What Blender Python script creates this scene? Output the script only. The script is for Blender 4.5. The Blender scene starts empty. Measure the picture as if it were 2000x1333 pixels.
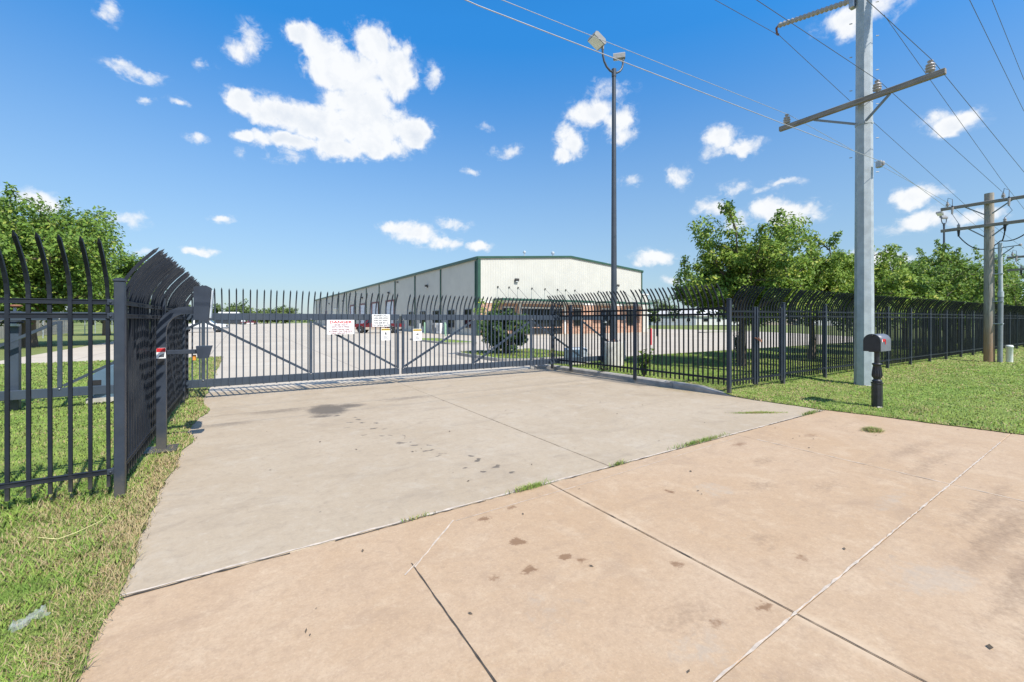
import bpy, bmesh, math, random
import numpy as np
from mathutils import Vector, Matrix

scene = bpy.context.scene
COL = scene.collection
R = math.radians

# ------------------------------------------------------------------ camera, sky, sun, exposure
HEAD = math.atan2(.53, .848)            # the lens looks 32 degrees to the right of the driveway's axis (+Y)
cam_d = bpy.data.cameras.new('camera')
cam_d.sensor_width = 36; cam_d.lens = 15.3
cam_d.shift_y = -41.5 / 2000
cam_d.clip_start = .05; cam_d.clip_end = 6000
cam = bpy.data.objects.new('camera', cam_d); COL.objects.link(cam)
cam.location = (0, 0, 1.65); cam.rotation_euler = (R(90), 0, -HEAD)
scene.camera = cam

SUN_EL = R(51)
SUN_AZ = R(172)                         # clockwise from +Y: behind the camera, a little to the right
sun_dir = Vector((math.sin(SUN_AZ) * math.cos(SUN_EL), math.cos(SUN_AZ) * math.cos(SUN_EL), math.sin(SUN_EL)))
sl = bpy.data.lights.new('sun', 'SUN'); sl.energy = 4.2; sl.angle = R(.53); sl.color = (1, .955, .88)
so = bpy.data.objects.new('sun', sl); COL.objects.link(so)
so.rotation_euler = (-sun_dir).to_track_quat('-Z', 'Y').to_euler()

scene.view_settings.view_transform = 'Standard'
scene.view_settings.look = 'None'
scene.view_settings.exposure = 0.6
scene.view_settings.gamma = 1
scene.view_settings.use_curve_mapping = False
scene.render.engine = 'CYCLES'
scene.cycles.max_bounces = 6
scene.cycles.transparent_max_bounces = 12
scene.cycles.use_denoising = True


class N:
    """short-hand for building node trees"""
    def __init__(self, nt): self.nt = nt
    def node(self, t, **kw):
        n = self.nt.nodes.new(t)
        for k, v in kw.items(): setattr(n, k, v)
        return n
    def put(self, sock, v):
        if isinstance(v, bpy.types.NodeSocket): self.nt.links.new(v, sock)
        elif v is not None:
            if hasattr(sock.default_value, '__len__') and not hasattr(v, '__len__'): v = (v,) * len(sock.default_value)
            if hasattr(sock.default_value, '__len__') and len(sock.default_value) == 4 and len(v) == 3: v = (*v, 1)
            sock.default_value = v
    def math(self, op, a, b=None, c=None, clamp=False):
        n = self.node('ShaderNodeMath', operation=op, use_clamp=clamp)
        for i, v in enumerate((a, b, c)):
            if v is not None: self.put(n.inputs[i], v)
        return n.outputs[0]
    def vec(self, op, a, b=None, out=0, scale=None):
        n = self.node('ShaderNodeVectorMath', operation=op)
        self.put(n.inputs[0], a)
        if b is not None: self.put(n.inputs[1], b)
        if scale is not None: self.put(n.inputs['Scale'], scale)
        return n.outputs[out]
    def mix(self, f, a, b, blend='MIX'):
        n = self.node('ShaderNodeMix', data_type='RGBA', blend_type=blend)
        self.put(n.inputs[0], f); self.put(n.inputs[6], a); self.put(n.inputs[7], b)
        return n.outputs[2]
    def noise(self, vec, scale, detail=4, rough=.55, dist=0, out=0, dim='3D'):
        n = self.node('ShaderNodeTexNoise', noise_dimensions=dim)
        if vec is not None: self.put(n.inputs['Vector'], vec)
        n.inputs['Scale'].default_value = scale; n.inputs['Detail'].default_value = detail
        n.inputs['Roughness'].default_value = rough; n.inputs['Distortion'].default_value = dist
        return n.outputs[out]
    def step(self, v, a, b, o0=0., o1=1., smooth=True):
        n = self.node('ShaderNodeMapRange', interpolation_type='SMOOTHSTEP' if smooth else 'LINEAR')
        self.put(n.inputs[0], v); self.put(n.inputs[1], a); self.put(n.inputs[2], b)
        n.inputs[3].default_value = o0; n.inputs[4].default_value = o1
        return n.outputs[0]
    def comb(self, x, y, z=0.):
        n = self.node('ShaderNodeCombineXYZ')
        for i, v in enumerate((x, y, z)): self.put(n.inputs[i], v)
        return n.outputs[0]
    def sep(self, v):
        n = self.node('ShaderNodeSeparateXYZ'); self.put(n.inputs[0], v); return n.outputs
    def bump(self, h, strength=.3, dist=.02):
        n = self.node('ShaderNodeBump'); self.put(n.inputs['Height'], h)
        n.inputs['Strength'].default_value = strength; n.inputs['Distance'].default_value = dist
        return n.outputs[0]
    def blobs(self, p, lst, smooth=0.):
        """max over soft ellipses (x, y, rx, ry, peak) in the plane of p"""
        f = None
        for x, y, rx, ry, a in lst:
            d = self.vec('MULTIPLY', self.vec('SUBTRACT', p, (x, y, 0)), (1 / rx, 1 / ry, 0))
            q = self.math('MULTIPLY_ADD', self.vec('DOT_PRODUCT', d, d, out=1), -a, a)
            f = q if f is None else (self.math('SMOOTH_MAX', f, q, smooth) if smooth else self.math('MAXIMUM', f, q))
        return f


# sky: clear Nishita blue with fair-weather cumulus; directions as azimuth / elevation
world = bpy.data.worlds.new('World'); scene.world = world; world.use_nodes = True
wn = N(world.node_tree)
bg = world.node_tree.nodes['Background']; bg.inputs['Strength'].default_value = .1
sky = wn.node('ShaderNodeTexSky', sky_type='NISHITA')
sky.sun_disc = False; sky.sun_elevation = SUN_EL; sky.sun_rotation = SUN_AZ
sky.air_density = 1.0; sky.dust_density = .3; sky.ozone_density = 3.0; sky.altitude = 350
skyc = wn.node('ShaderNodeHueSaturation'); skyc.inputs['Hue'].default_value = .498; world.node_tree.links.new(sky.outputs[0], skyc.inputs['Color'])
gen = wn.node('ShaderNodeTexCoord').outputs['Generated']
gx, gy, gz = wn.sep(wn.vec('NORMALIZE', gen))
az = wn.math('ARCTAN2', gx, gy)
az = wn.math('SUBTRACT', az, HEAD)
az = wn.math('WRAP', az, math.pi, -math.pi)
el = wn.math('ARCSINE', gz)
CL = [  # cumulus puffs as they stand over the site: bearing and height come from these (x, y, half width, half height, peak)
 (585,72,38,30,1.28),(625,92,55,42,1.28),(735,90,58,46,1.38),(775,140,52,62,1.38),(690,150,85,58,1.38),(640,140,50,40,1.28),(700,205,75,48,1.38),
 (478,198,42,28,1.23),(545,222,75,34,1.28),(630,245,95,42,1.38),(725,245,110,50,1.38),(800,262,58,36,1.28),(480,262,38,13,.85),(560,276,75,22,1.23),(660,292,65,28,1.28),(740,285,70,26,1.23),
 (1160,220,62,34,1),(1205,240,36,34,.95),(1215,268,24,22,.8),(1112,272,34,40,1),(1098,303,26,18,.95),(1190,176,46,18,.5),
 (1405,270,42,26,1),(1450,286,46,18,.95),(1388,300,26,16,.6),(1330,345,24,24,.6),(1440,365,30,14,.35),
 (1858,240,62,22,.9),(1822,232,34,13,.7),(1850,258,30,14,.7),(1790,385,52,22,.95),(1800,430,70,22,.95),(1885,425,80,20,.8),(1740,445,36,12,.6),
 (1545,417,78,24,1),(1500,408,42,22,1),(1440,430,40,20,.7),(1385,410,40,19,.8),(1535,358,46,10,.65),(1490,372,28,10,.5),
 (1275,500,56,16,.85),(1312,548,26,9,.75),(1740,508,66,24,.85),(1690,500,40,16,.7),
 (815,458,56,21,1),(785,444,40,18,.9),(870,472,40,15,.9),(885,437,40,11,.65),(935,480,34,11,.75),
 (390,494,32,11,.95),(245,430,40,18,.6),(440,430,26,8,.55),(275,487,26,9,.5),
 (240,135,56,18,.8),(280,148,44,16,.75),(215,25,30,28,.8),(462,100,30,28,.72),(490,80,30,34,.55),(400,130,22,13,.6),(345,205,24,9,.5),(285,197,18,9,.65),(845,148,16,26,.7),(390,265,24,10,.5),(470,298,12,12,.5),(560,305,40,12,.45),
 (1690,22,95,36,.9),(1660,55,40,30,.8),(70,392,70,26,.9),(985,297,30,13,.5),(920,333,20,7,.5),(1230,352,20,8,.45),(950,250,16,8,.4)]
PU = []
for x, y, rx, ry, a in CL:
    t = (x - 1000) / 850; A = math.atan(t); E = math.atan((625 - y) / 850 * math.cos(A))
    PU.append((A, E, rx / 850 * math.cos(A) ** 2, ry / 850 * math.cos(A) * math.cos(E) ** 2, a))
wn.put(skyc.inputs['Value'], wn.step(el, .0, .60, .55, 1.80, smooth=False))
wn.put(skyc.inputs['Saturation'], wn.step(el, .06, .56, 1.02, 1.36, smooth=False))
pae = wn.comb(az, el)
warp = wn.noise(pae, 16, 5, .6, out=1)
pw = wn.vec('ADD', pae, wn.vec('MULTIPLY', wn.vec('SUBTRACT', warp, (.5, .5, .5)), (.06, .045, 0)))
field = wn.blobs(pw, PU, .22)
fb = wn.noise(pae, 21, 10, .62, .3)
fb2 = wn.noise(wn.vec('ADD', pae, (.012, .016, 0)), 21, 10, .62, .3)
# the rest of the sky, outside the lens: unseen cumulus, cover raised to add neutral fill light
out_n = wn.noise(gen, 5.5, 3, .5)
out_f = wn.math('MULTIPLY', wn.math('SUBTRACT', out_n, .50), 5)
out_f = wn.math('MINIMUM', out_f, 1.)
out_mask = wn.math('MULTIPLY', wn.step(wn.math('ABSOLUTE', az), .95, 1.25), wn.step(el, .03, .15))
hi_mask = wn.step(el, .68, .9)
out_mask = wn.math('MAXIMUM', out_mask, hi_mask)
out_f = wn.math('MULTIPLY_ADD', wn.math('ADD', out_f, 1.), out_mask, -1.)
field = wn.math('MAXIMUM', field, out_f)
dens_raw = wn.math('MULTIPLY_ADD', wn.math('SUBTRACT', fb, .5), 2.3, wn.math('SUBTRACT', field, .22))
veil = wn.noise(wn.vec('MULTIPLY', pae, (1, 1.6, 1)), 34, 8, .68, .8)
veil = wn.math('MULTIPLY', wn.step(dens_raw, -.75, .25), wn.step(veil, .42, .72, 0., .55))
dens = wn.math('MAXIMUM', wn.step(dens_raw, -.22, .66), veil)
lit = wn.math('MULTIPLY', wn.math('SUBTRACT', fb, fb2), 2.2)
thick = wn.step(dens_raw, .45, 1.1)
soft = wn.noise(pae, 9, 3, .5)
shade = wn.math('ADD', wn.math('SUBTRACT', 1., wn.math('MULTIPLY', thick, wn.step(soft, .36, .66, 0., .42))), wn.math('MULTIPLY', lit, .5), clamp=True)
ccol = wn.mix(shade, (3.9, 4.5, 5.4), (6.5, 6.6, 6.7))
# the air whitens towards the horizon
hz = wn.step(el, .0, .52, 1., 0.)
hazec = wn.mix(wn.math('MULTIPLY', hz, .36), skyc.outputs[0], (3.1, 4.8, 6.5))
skyf = wn.mix(wn.math('MULTIPLY', dens, .97), hazec, ccol)
world.node_tree.links.new(skyf, bg.inputs['Color'])

# ------------------------------------------------------------------ materials
MATS = {}
def new_mat(name):
    m = bpy.data.materials.new(name); m.use_nodes = True
    b = m.node_tree.nodes['Principled BSDF']
    MATS[name] = m
    return m, N(m.node_tree), b

def plain(name, col, rough=.5, metal=0., var=.12, scale=6., bump=0., dirt=None, spec=.5, bscale=60.):
    m, n, b = new_mat(name)
    pos = n.node('ShaderNodeNewGeometry').outputs['Position']
    f = n.noise(pos, scale, 5, .6)
    lo = tuple(max(0, c * (1 - var)) for c in col); hi = tuple(c * (1 + var) for c in col)
    c = n.mix(n.step(f, .3, .7), lo, hi)
    if dirt:
        d = n.noise(pos, scale * .45, 6, .65)
        c = n.mix(n.step(d, .52, .72, 0., .6), c, dirt)
    if name in ('black_paint', 'post_paint', 'gate_paint'):
        hgt = n.math('ADD', n.sep(pos)[2], n.math('MULTIPLY', n.noise(pos, 14, 5, .7), .35))
        c = n.mix(n.step(hgt, .48, .20, 0., .55), c, (.12, .105, .08))
        ch = n.noise(pos, 45, 4, .7)
        c = n.mix(n.step(ch, .70, .74, 0., .6), c, (.14, .075, .045))
    n.put(b.inputs['Base Color'], c)
    b.inputs['Roughness'].default_value = rough; b.inputs['Metallic'].default_value = metal
    b.inputs['Specular IOR Level'].default_value = spec
    r = n.noise(pos, scale * 2.3, 3, .5)
    n.put(b.inputs['Roughness'], n.math('MULTIPLY_ADD', n.math('SUBTRACT', r, .5), .25, rough))
    if bump: n.put(b.inputs['Normal'], n.bump(n.noise(pos, bscale, 3, .6), bump, .01))
    return m

plain('black_paint', (.017, .021, .029), .45, var=.18, scale=3, dirt=(.042, .045, .05), bump=.05, spec=.16)
plain('gate_paint', (.048, .064, .088), .45, var=.12, scale=2.5, dirt=(.07, .082, .095), bump=.05, spec=.22)
plain('post_paint', (.036, .045, .062), .42, var=.12, scale=4, dirt=(.06, .064, .07), bump=.04, spec=.2)
plain('galv_steel', (.37, .41, .43), .55, .1, var=.12, scale=5, dirt=(.29, .32, .34))
plain('pole_paint', (.055, .066, .085), .4, var=.1, scale=2)
plain('bolt_metal', (.45, .45, .44), .4, .8)
plain('rust', (.22, .09, .05), .8, var=.35, scale=30)
plain('sign_white', (.80, .80, .79), .45, var=.03)
plain('print_red', (.50, .015, .02), .5, var=.05)
plain('print_maroon', (.20, .03, .05), .5, var=.05)
plain('print_black', (.02, .02, .02), .5, var=.05)
plain('print_yellow', (.75, .50, .05), .5, var=.05)
plain('panel_white', (.53, .515, .455), .5, var=.04, scale=.6, dirt=(.465, .45, .39))
plain('panel_side', (.47, .47, .43), .55, var=.03, scale=.35, dirt=(.43, .43, .39))
plain('green_trim', (.030, .082, .055), .4, var=.1, scale=1)
plain('roof_metal', (.55, .58, .60), .4, .4)
plain('maroon', (.16, .025, .03), .5)
plain('door_white', (.60, .64, .70), .5, var=.04)
plain('door_cream', (.72, .70, .58), .5, var=.04)
plain('window_frame', (.05, .045, .04), .5)
plain('white_trim', (.75, .74, .70), .5, var=.04)
plain('insulator_grey', (.36, .33, .31), .3, var=.12, scale=30)
plain('lamp_housing', (.26, .255, .24), .5, var=.1)
plain('lamp_lens', (.72, .74, .74), .12, var=.05)
plain('cable_black', (.02, .02, .022), .5)
plain('wire_grey', (.12, .125, .14), .45, .3)
plain('wire_bright', (.42, .43, .44), .5, .3)
plain('mailbox_black', (.022, .023, .028), .38, var=.15, scale=14, bump=.06)
plain('mailbox_grey', (.13, .14, .165), .42, var=.08, scale=10)
plain('tyre', (.02, .02, .02), .85)
plain('rim', (.5, .5, .5), .35, .8)
plain('car_white', (.80, .80, .80), .25, var=.02)
plain('car_red', (.12, .010, .018), .25, var=.05)
plain('car_tan', (.42, .35, .28), .35, var=.05)
plain('car_dark', (.03, .035, .045), .3)
plain('bumper', (.35, .36, .38), .35, .6)
plain('ac_grey', (.32, .32, .31), .6, var=.1)
plain('ac_white', (.70, .71, .70), .5, var=.05)
plain('operator_blue', (.10, .16, .22), .4, var=.08)
plain('operator_grey', (.42, .47, .51), .45, var=.08)
plain('bollard_green', (.24, .40, .27), .5, var=.1)
plain('bollard_red', (.50, .05, .06), .5, var=.1)
plain('marker_white', (.66, .68, .64), .6, var=.1, scale=8)
plain('pvc_grey', (.40, .44, .46), .5, var=.1)
plain('pvc_dark', (.20, .22, .24), .5, var=.1)
plain('sensor_yellow', (.50, .46, .10), .5)
plain('orange', (.70, .28, .04), .5)
plain('house_white', (.70, .70, .68), .6)
plain('house_grey', (.30, .33, .36), .6)
plain('house_tan', (.45, .38, .30), .6)
plain('shingle', (.42, .41, .40), .8)
plain('kerb_concrete', (.36, .335, .30), .9, var=.18, scale=5, bump=.35, dirt=(.20, .185, .16))
plain('pier_concrete', (.46, .44, .39), .9, var=.14, scale=4, bump=.3, dirt=(.30, .28, .25))
plain('dry_stalk', (.60, .55, .25), .7)
plain('soil', (.10, .075, .05), .95, var=.3, scale=12)

def glass_mat():
    m, n, b = new_mat('dark_glass')
    n.put(b.inputs['Base Color'], (.012, .015, .018)); b.inputs['Roughness'].default_value = .06
    b.inputs['Specular IOR Level'].default_value = .7
glass_mat()

def plastic_film():
    m, n, b = new_mat('clear_plastic')
    n.put(b.inputs['Base Color'], (.55, .56, .57)); b.inputs['Roughness'].default_value = .15
    b.inputs['Alpha'].default_value = .22
plastic_film()

def wood_mat(name, a, c, base_stain=None):
    m, n, b = new_mat(name)
    g = n.node('ShaderNodeTexCoord').outputs['Object']
    pos = n.node('ShaderNodeNewGeometry').outputs['Position']
    st = n.noise(n.vec('MULTIPLY', g, (38, 38, 2.2)), 1., 6, .65, .6)
    w = n.mix(n.step(st, .32, .68), a, c)
    cr = n.noise(n.vec('MULTIPLY', g, (60, 60, 1.3)), 1., 2, .5)
    w = n.mix(n.step(cr, .62, .70, 0., .75), w, tuple(v * .28 for v in a))
    if base_stain:
        z = n.sep(pos)[2]
        zz = n.math('ADD', z, n.math('MULTIPLY', n.noise(pos, 3, 4), 1.2))
        w = n.mix(n.step(zz, .8, 2.9, .8, 0.), w, base_stain)
    n.put(b.inputs['Base Color'], w); b.inputs['Roughness'].default_value = .88
    n.put(b.inputs['Normal'], n.bump(st, .5, .01))
wood_mat('pole_wood', (.22, .195, .165), (.40, .36, .31), (.33, .185, .095))
def arm_wood():
    m, n, b = new_mat('arm_wood')
    pos = n.node('ShaderNodeNewGeometry').outputs['Position']
    st = n.noise(n.vec('MULTIPLY', pos, (45, 3, 45)), 1., 6, .65, .4)
    w = n.mix(n.step(st, .3, .7), (.17, .145, .12), (.33, .29, .25))
    n.put(b.inputs['Base Color'], w); b.inputs['Roughness'].default_value = .9
    n.put(b.inputs['Normal'], n.bump(st, .5, .01))
arm_wood()
def plank_wood():
    m, n, b = new_mat('plank_wood')
    pos = n.node('ShaderNodeNewGeometry').outputs['Position']
    st = n.noise(n.vec('MULTIPLY', pos, (20, 20, 2)), 1., 4, .6)
    n.put(b.inputs['Base Color'], n.mix(st, (.36, .32, .27), (.56, .52, .46))); b.inputs['Roughness'].default_value = .9
plank_wood()
def bark_mat():
    m, n, b = new_mat('bark')
    pos = n.node('ShaderNodeNewGeometry').outputs['Position']
    st = n.noise(n.vec('MULTIPLY', pos, (22, 22, 5)), 1., 6, .65, .5)
    n.put(b.inputs['Base Color'], n.mix(st, (.075, .055, .04), (.21, .165, .125))); b.inputs['Roughness'].default_value = .95
    n.put(b.inputs['Normal'], n.bump(st, .7, .02))
bark_mat()
def brick_mat():
    m, n, b = new_mat('brick_face')
    pos = n.node('ShaderNodeNewGeometry').outputs['Position']
    x, y, z = n.sep(pos)
    uv = n.comb(n.math('ADD', x, y), z)
    t = n.node('ShaderNodeTexBrick')
    n.put(t.inputs['Vector'], uv)
    n.put(t.inputs['Color1'], (.33, .135, .075)); n.put(t.inputs['Color2'], (.50, .27, .165)); n.put(t.inputs['Mortar'], (.45, .39, .32))
    t.inputs['Scale'].default_value = 1; t.inputs['Brick Width'].default_value = .40; t.inputs['Row Height'].default_value = .135
    t.inputs['Mortar Size'].default_value = .014; t.inputs['Bias'].default_value = -.1
    nz = n.noise(pos, 2.5, 5)
    n.put(b.inputs['Base Color'], n.mix(n.step(nz, .3, .75, 0., .35), t.outputs['Color'], (.62, .47, .36)))
    b.inputs['Roughness'].default_value = .9
    n.put(b.inputs['Normal'], n.bump(t.outputs['Fac'], -.4, .02))
brick_mat()

def concrete(name, a, c, speck, stains, stain_col, warmspots=(), warm_col=None, pale=(.62, .58, .52), fine=.5):
    m, n, b = new_mat(name)
    pos = n.node('ShaderNodeNewGeometry').outputs['Position']
    big = n.noise(pos, .45, 5, .6, .6)
    mid = n.noise(pos, 2.6, 6, .65, .4)
    fin = n.noise(pos, 26, 5, .7)
    gr = n.noise(pos, 190, 2, .6)
    w = n.mix(n.step(big, .32, .68), a, c)
    w = n.mix(n.step(mid, .48, .72, 0., .45), w, pale)
    w = n.mix(n.step(mid, .46, .25, 0., .30), w, speck)
    st1 = n.noise(n.vec('ADD', n.vec('MULTIPLY', pos, (.8, 1.9, 1)), (7, 3, 0)), 1.1, 6, .7, 1.0)
    w = n.mix(n.step(st1, .50, .74, 0., .55), w, speck)
    m2 = n.noise(n.vec('ADD', pos, (3, 9, 0)), 10, 6, .72, .5)
    w = n.mix(n.step(m2, .50, .72, 0., .50), w, speck)
    w = n.mix(n.step(m2, .46, .28, 0., .45), w, pale)
    w = n.mix(n.step(fin, .30, .72, .0, fine * .45), w, tuple(v * .72 for v in a))
    w = n.mix(n.step(gr, .60, .75, 0., fine * .5), w, speck)
    w = n.mix(n.step(gr, .36, .26, 0., fine * .45), w, pale)
    g2 = n.noise(pos, 68, 4, .7)
    w = n.mix(n.step(g2, .52, .68, 0., fine * .55), w, speck)
    w = n.mix(n.step(g2, .46, .32, 0., fine * .45), w, pale)
    # sparse dark grit
    vg = n.node('ShaderNodeTexVoronoi', feature='DISTANCE_TO_EDGE' if False else 'F1')
    n.put(vg.inputs['Vector'], pos); vg.inputs['Scale'].default_value = 2.3
    w = n.mix(n.step(n.math('ADD', vg.outputs['Distance'], n.math('MULTIPLY', fin, .05)), .055, .035, 0., .55), w, tuple(v * .3 for v in stain_col))
    if name == 'lot_concrete':       # far paving: saw joints and patched slabs too distant to pick apart
        px_, py_, pz_ = n.sep(pos)
        for ax, off in ((px_, 1.3), (py_, .4)):
            d_ = n.math('ABSOLUTE', n.math('SUBTRACT', n.math('FRACT', n.math('DIVIDE', n.math('ADD', ax, off + 200), 4.6)), .5))
            w = n.mix(n.step(d_, .008, .003, 0., .6), w, (.19, .165, .14))
        cell = n.node('ShaderNodeTexWhiteNoise', noise_dimensions='2D')
        n.put(cell.inputs['Vector'], n.vec('FLOOR', n.vec('MULTIPLY', n.vec('ADD', pos, (203.6, 202.7, 0)), (1 / 4.6, 1 / 4.6, 0))))
        w = n.mix(n.math('MULTIPLY', cell.outputs['Value'], .35), w, tuple(v * .8 for v in a))
    if stains:
        wp = n.vec('ADD', pos, n.vec('MULTIPLY', n.vec('SUBTRACT', n.noise(pos, 4, 3, .6, out=1), (.5, .5, .5)), (.30, .30, 0)))
        s = n.blobs(wp, stains)
        s = n.math('ADD', s, n.math('MULTIPLY', n.math('SUBTRACT', fin, .5), .8))
        w = n.mix(n.step(s, .05, .8, 0., .85), w, stain_col)
    if warmspots:         # pale dust along the sawn joint and scour marks
        px_, py_, pz_ = n.sep(pos)
        dj = n.math('ABSOLUTE', n.math('SUBTRACT', px_, 2.65))
        w = n.mix(n.math('MULTIPLY', n.step(dj, .09, .01, 0., .55), n.step(mid, .3, .6)), w, pale)
        sc = n.blobs(n.vec('ADD', pos, n.vec('MULTIPLY', n.vec('SUBTRACT', n.noise(pos, 3, 4, .7, out=1), (.5, .5, .5)), (.5, .5, 0))), [(3.75, .95, .35, .22, 1.), (2.0, 1.35, .25, .16, .8), (3.9, 2.55, .25, .16, .8), (5.1, 1.55, .5, .12, .7), (1.5, 2.0, .2, .15, .5)])
        w = n.mix(n.step(n.math('ADD', sc, n.math('MULTIPLY', n.math('SUBTRACT', m2, .5), 3.2)), .15, 1.1, 0., .34), w, (.41, .365, .30))
    if warmspots:
        wp2 = n.vec('ADD', pos, n.vec('MULTIPLY', n.vec('SUBTRACT', n.noise(pos, 14, 5, .7, out=1), (.5, .5, .5)), (.16, .16, 0)))
        s = n.blobs(wp2, warmspots)
        s = n.math('ADD', s, n.math('MULTIPLY', n.math('SUBTRACT', fin, .5), 1.0))
        w = n.mix(n.step(s, .05, .75, 0., .75), w, warm_col)
    n.put(b.inputs['Base Color'], w)
    b.inputs['Roughness'].default_value = .88; b.inputs['Specular IOR Level'].default_value = .3
    n.put(b.inputs['Normal'], n.bump(n.math('ADD', gr, n.math('MULTIPLY', fin, 1.5)), .22, .004))
    return m
_rs = random.Random(5)
drips = [(1.37, 8.6, .42, .62, 1.), (1.75, 8.75, .42, .30, .75), (1.2, 8.05, .26, .20, .7), (.6, 8.9, .7, .25, .45), (3.0, 8.9, .8, .25, .42), (-.2, 8.2, .5, .2, .4)]
for i in range(26):                      # the drip trail from the oil patch back to the street
    t = i / 25
    drips.append((1.35 + 1.05 * t + _rs.uniform(-.28, .28) * (1 - .5 * t), 7.9 - 4.0 * t + _rs.uniform(-.12, .12), _rs.uniform(.03, .075), _rs.uniform(.03, .07), _rs.uniform(.5, .95)))
concrete('grey_concrete', (.385, .305, .212), (.425, .345, .250), (.280, .225, .165), drips, (.10, .085, .07), pale=(.47, .405, .32))
spots = [(1.72, 3.18, .07, .06, .9), (2.02, 3.25, .06, .05, .6), (1.75, 2.72, .075, .065, 1.), (1.62, 2.37, .07, .06, .95), (1.38, 2.42, .06, .05, .5), (1.92, 2.38, .055, .05, .9),
         (1.98, 2.28, .04, .04, .7), (2.5, 1.9, .06, .05, .7), (2.55, 1.35, .07, .05, .8), (2.2, 1.42, .06, .05, .5), (3.5, 2.75, .05, .07, .7), (3.3, 1.5, .06, .06, .5), (5.6, 3.3, .2, .08, .55), (6.9, 3.0, .2, .1, .4)]
smear = [(4.6, .62, 1.5, .10, .50), (5.0, .85, 1.3, .13, .46), (5.6, 1.05, 1.2, .10, .40), (6.8, 1.7, 1.3, .12, .36), (3.9, .45, 1.1, .10, .36), (7.2, 2.0, 1.2, .14, .36), (4.4, 2.35, .22, .18, .36), (4.9, 2.0, .35, .14, .30), (3.35, 1.75, .20, .14, .30), (2.1, 1.55, .3, .2, .26), (5.2, 2.75, .3, .12, .34)]
concrete('peach_concrete', (.432, .296, .180), (.465, .338, .225), (.315, .222, .150), smear, (.21, .145, .095), spots, (.17, .09, .045), pale=(.55, .425, .295), fine=.8)
concrete('lot_concrete', (.475, .41, .325), (.52, .46, .37), (.39, .335, .27), None, (.2, .18, .16), pale=(.55, .49, .405), fine=.3)
concrete('street_asphalt', (.10, .10, .10), (.13, .13, .125), (.06, .06, .06), None, (.05, .05, .05), pale=(.16, .16, .15), fine=.6)
plain('joint_dark', (.055, .045, .035), .95, var=.4, scale=20)
plain('joint_pale', (.50, .42, .335), .9, var=.2, scale=14, dirt=(.34, .27, .20))

def grass_ground(name, g1, g2, straw, far=False):
    m, n, b = new_mat(name)
    pos = n.node('ShaderNodeNewGeometry').outputs['Position']
    big = n.noise(pos, .35 if not far else .05, 5, .6, .5)
    mid = n.noise(pos, 2.4, 6, .7)
    fin = n.noise(pos, 38, 5, .75)
    w = n.mix(n.step(mid, .3, .7), g1, g2)
    w = n.mix(n.step(big, .42, .72, 0., .55), w, straw)
    w = n.mix(n.step(fin, .35, .7, 0., .6), w, tuple(v * .75 for v in g1))
    w = n.mix(n.step(fin, .62, .8, 0., .5), w, straw)
    n.put(b.inputs['Base Color'], w); b.inputs['Roughness'].default_value = .95; b.inputs['Specular IOR Level'].default_value = .2
    n.put(b.inputs['Normal'], n.bump(n.math('ADD', fin, mid), .8, .03))
grass_ground('lawn_ground', (.165, .24, .048), (.27, .345, .085), (.36, .29, .14))
grass_ground('field_ground', (.15, .19, .06), (.22, .25, .085), (.33, .31, .13), True)

def blade_mat():
    m, n, b = new_mat('grass_blade')
    gi = n.node('ShaderNodeNewGeometry')
    pos = gi.outputs['Position']; rnd = gi.outputs['Random Per Island']
    at = n.node('ShaderNodeAttribute', attribute_name='dry').outputs['Fac']
    big = n.noise(pos, .8, 4, .6)
    pt = n.noise(pos, 2.2, 5, .65)
    c = n.mix(rnd, (.155, .265, .038), (.34, .46, .092))
    c = n.mix(n.step(pt, .56, .40, 0., .55), c, (.085, .175, .030))
    c = n.mix(n.step(big, .4, .7, 0., .5), c, (.30, .34, .085))
    r2 = n.math('FRACT', n.math('MULTIPLY', rnd, 37.7))
    dryf = n.step(n.math('SUBTRACT', n.math('ADD', at, n.math('MULTIPLY', n.math('SUBTRACT', pt, .5), 2.4)), r2), -.05, .08)
    straw = n.mix(n.math('FRACT', n.math('MULTIPLY', rnd, 91.3)), (.33, .235, .115), (.52, .42, .23))
    c = n.mix(dryf, c, straw)
    n.put(b.inputs['Base Color'], c); b.inputs['Roughness'].default_value = .55; b.inputs['Specular IOR Level'].default_value = .3
    up = n.vec('NORMALIZE', n.vec('ADD', n.vec('MULTIPLY', gi.outputs['Normal'], (.45, .45, .45)), (0, 0, 1)))
    n.put(b.inputs['Normal'], up)
    tr = n.node('ShaderNodeBsdfTranslucent'); n.put(tr.inputs[0], n.mix(.5, c, (.25, .32, .05)))
    ms = n.node('ShaderNodeMixShader'); ms.inputs[0].default_value = .15
    out = m.node_tree.nodes['Material Output']
    n.nt.links.new(b.outputs[0], ms.inputs[1]); n.nt.links.new(tr.outputs[0], ms.inputs[2]); n.nt.links.new(ms.outputs[0], out.inputs[0])
blade_mat()

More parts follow.
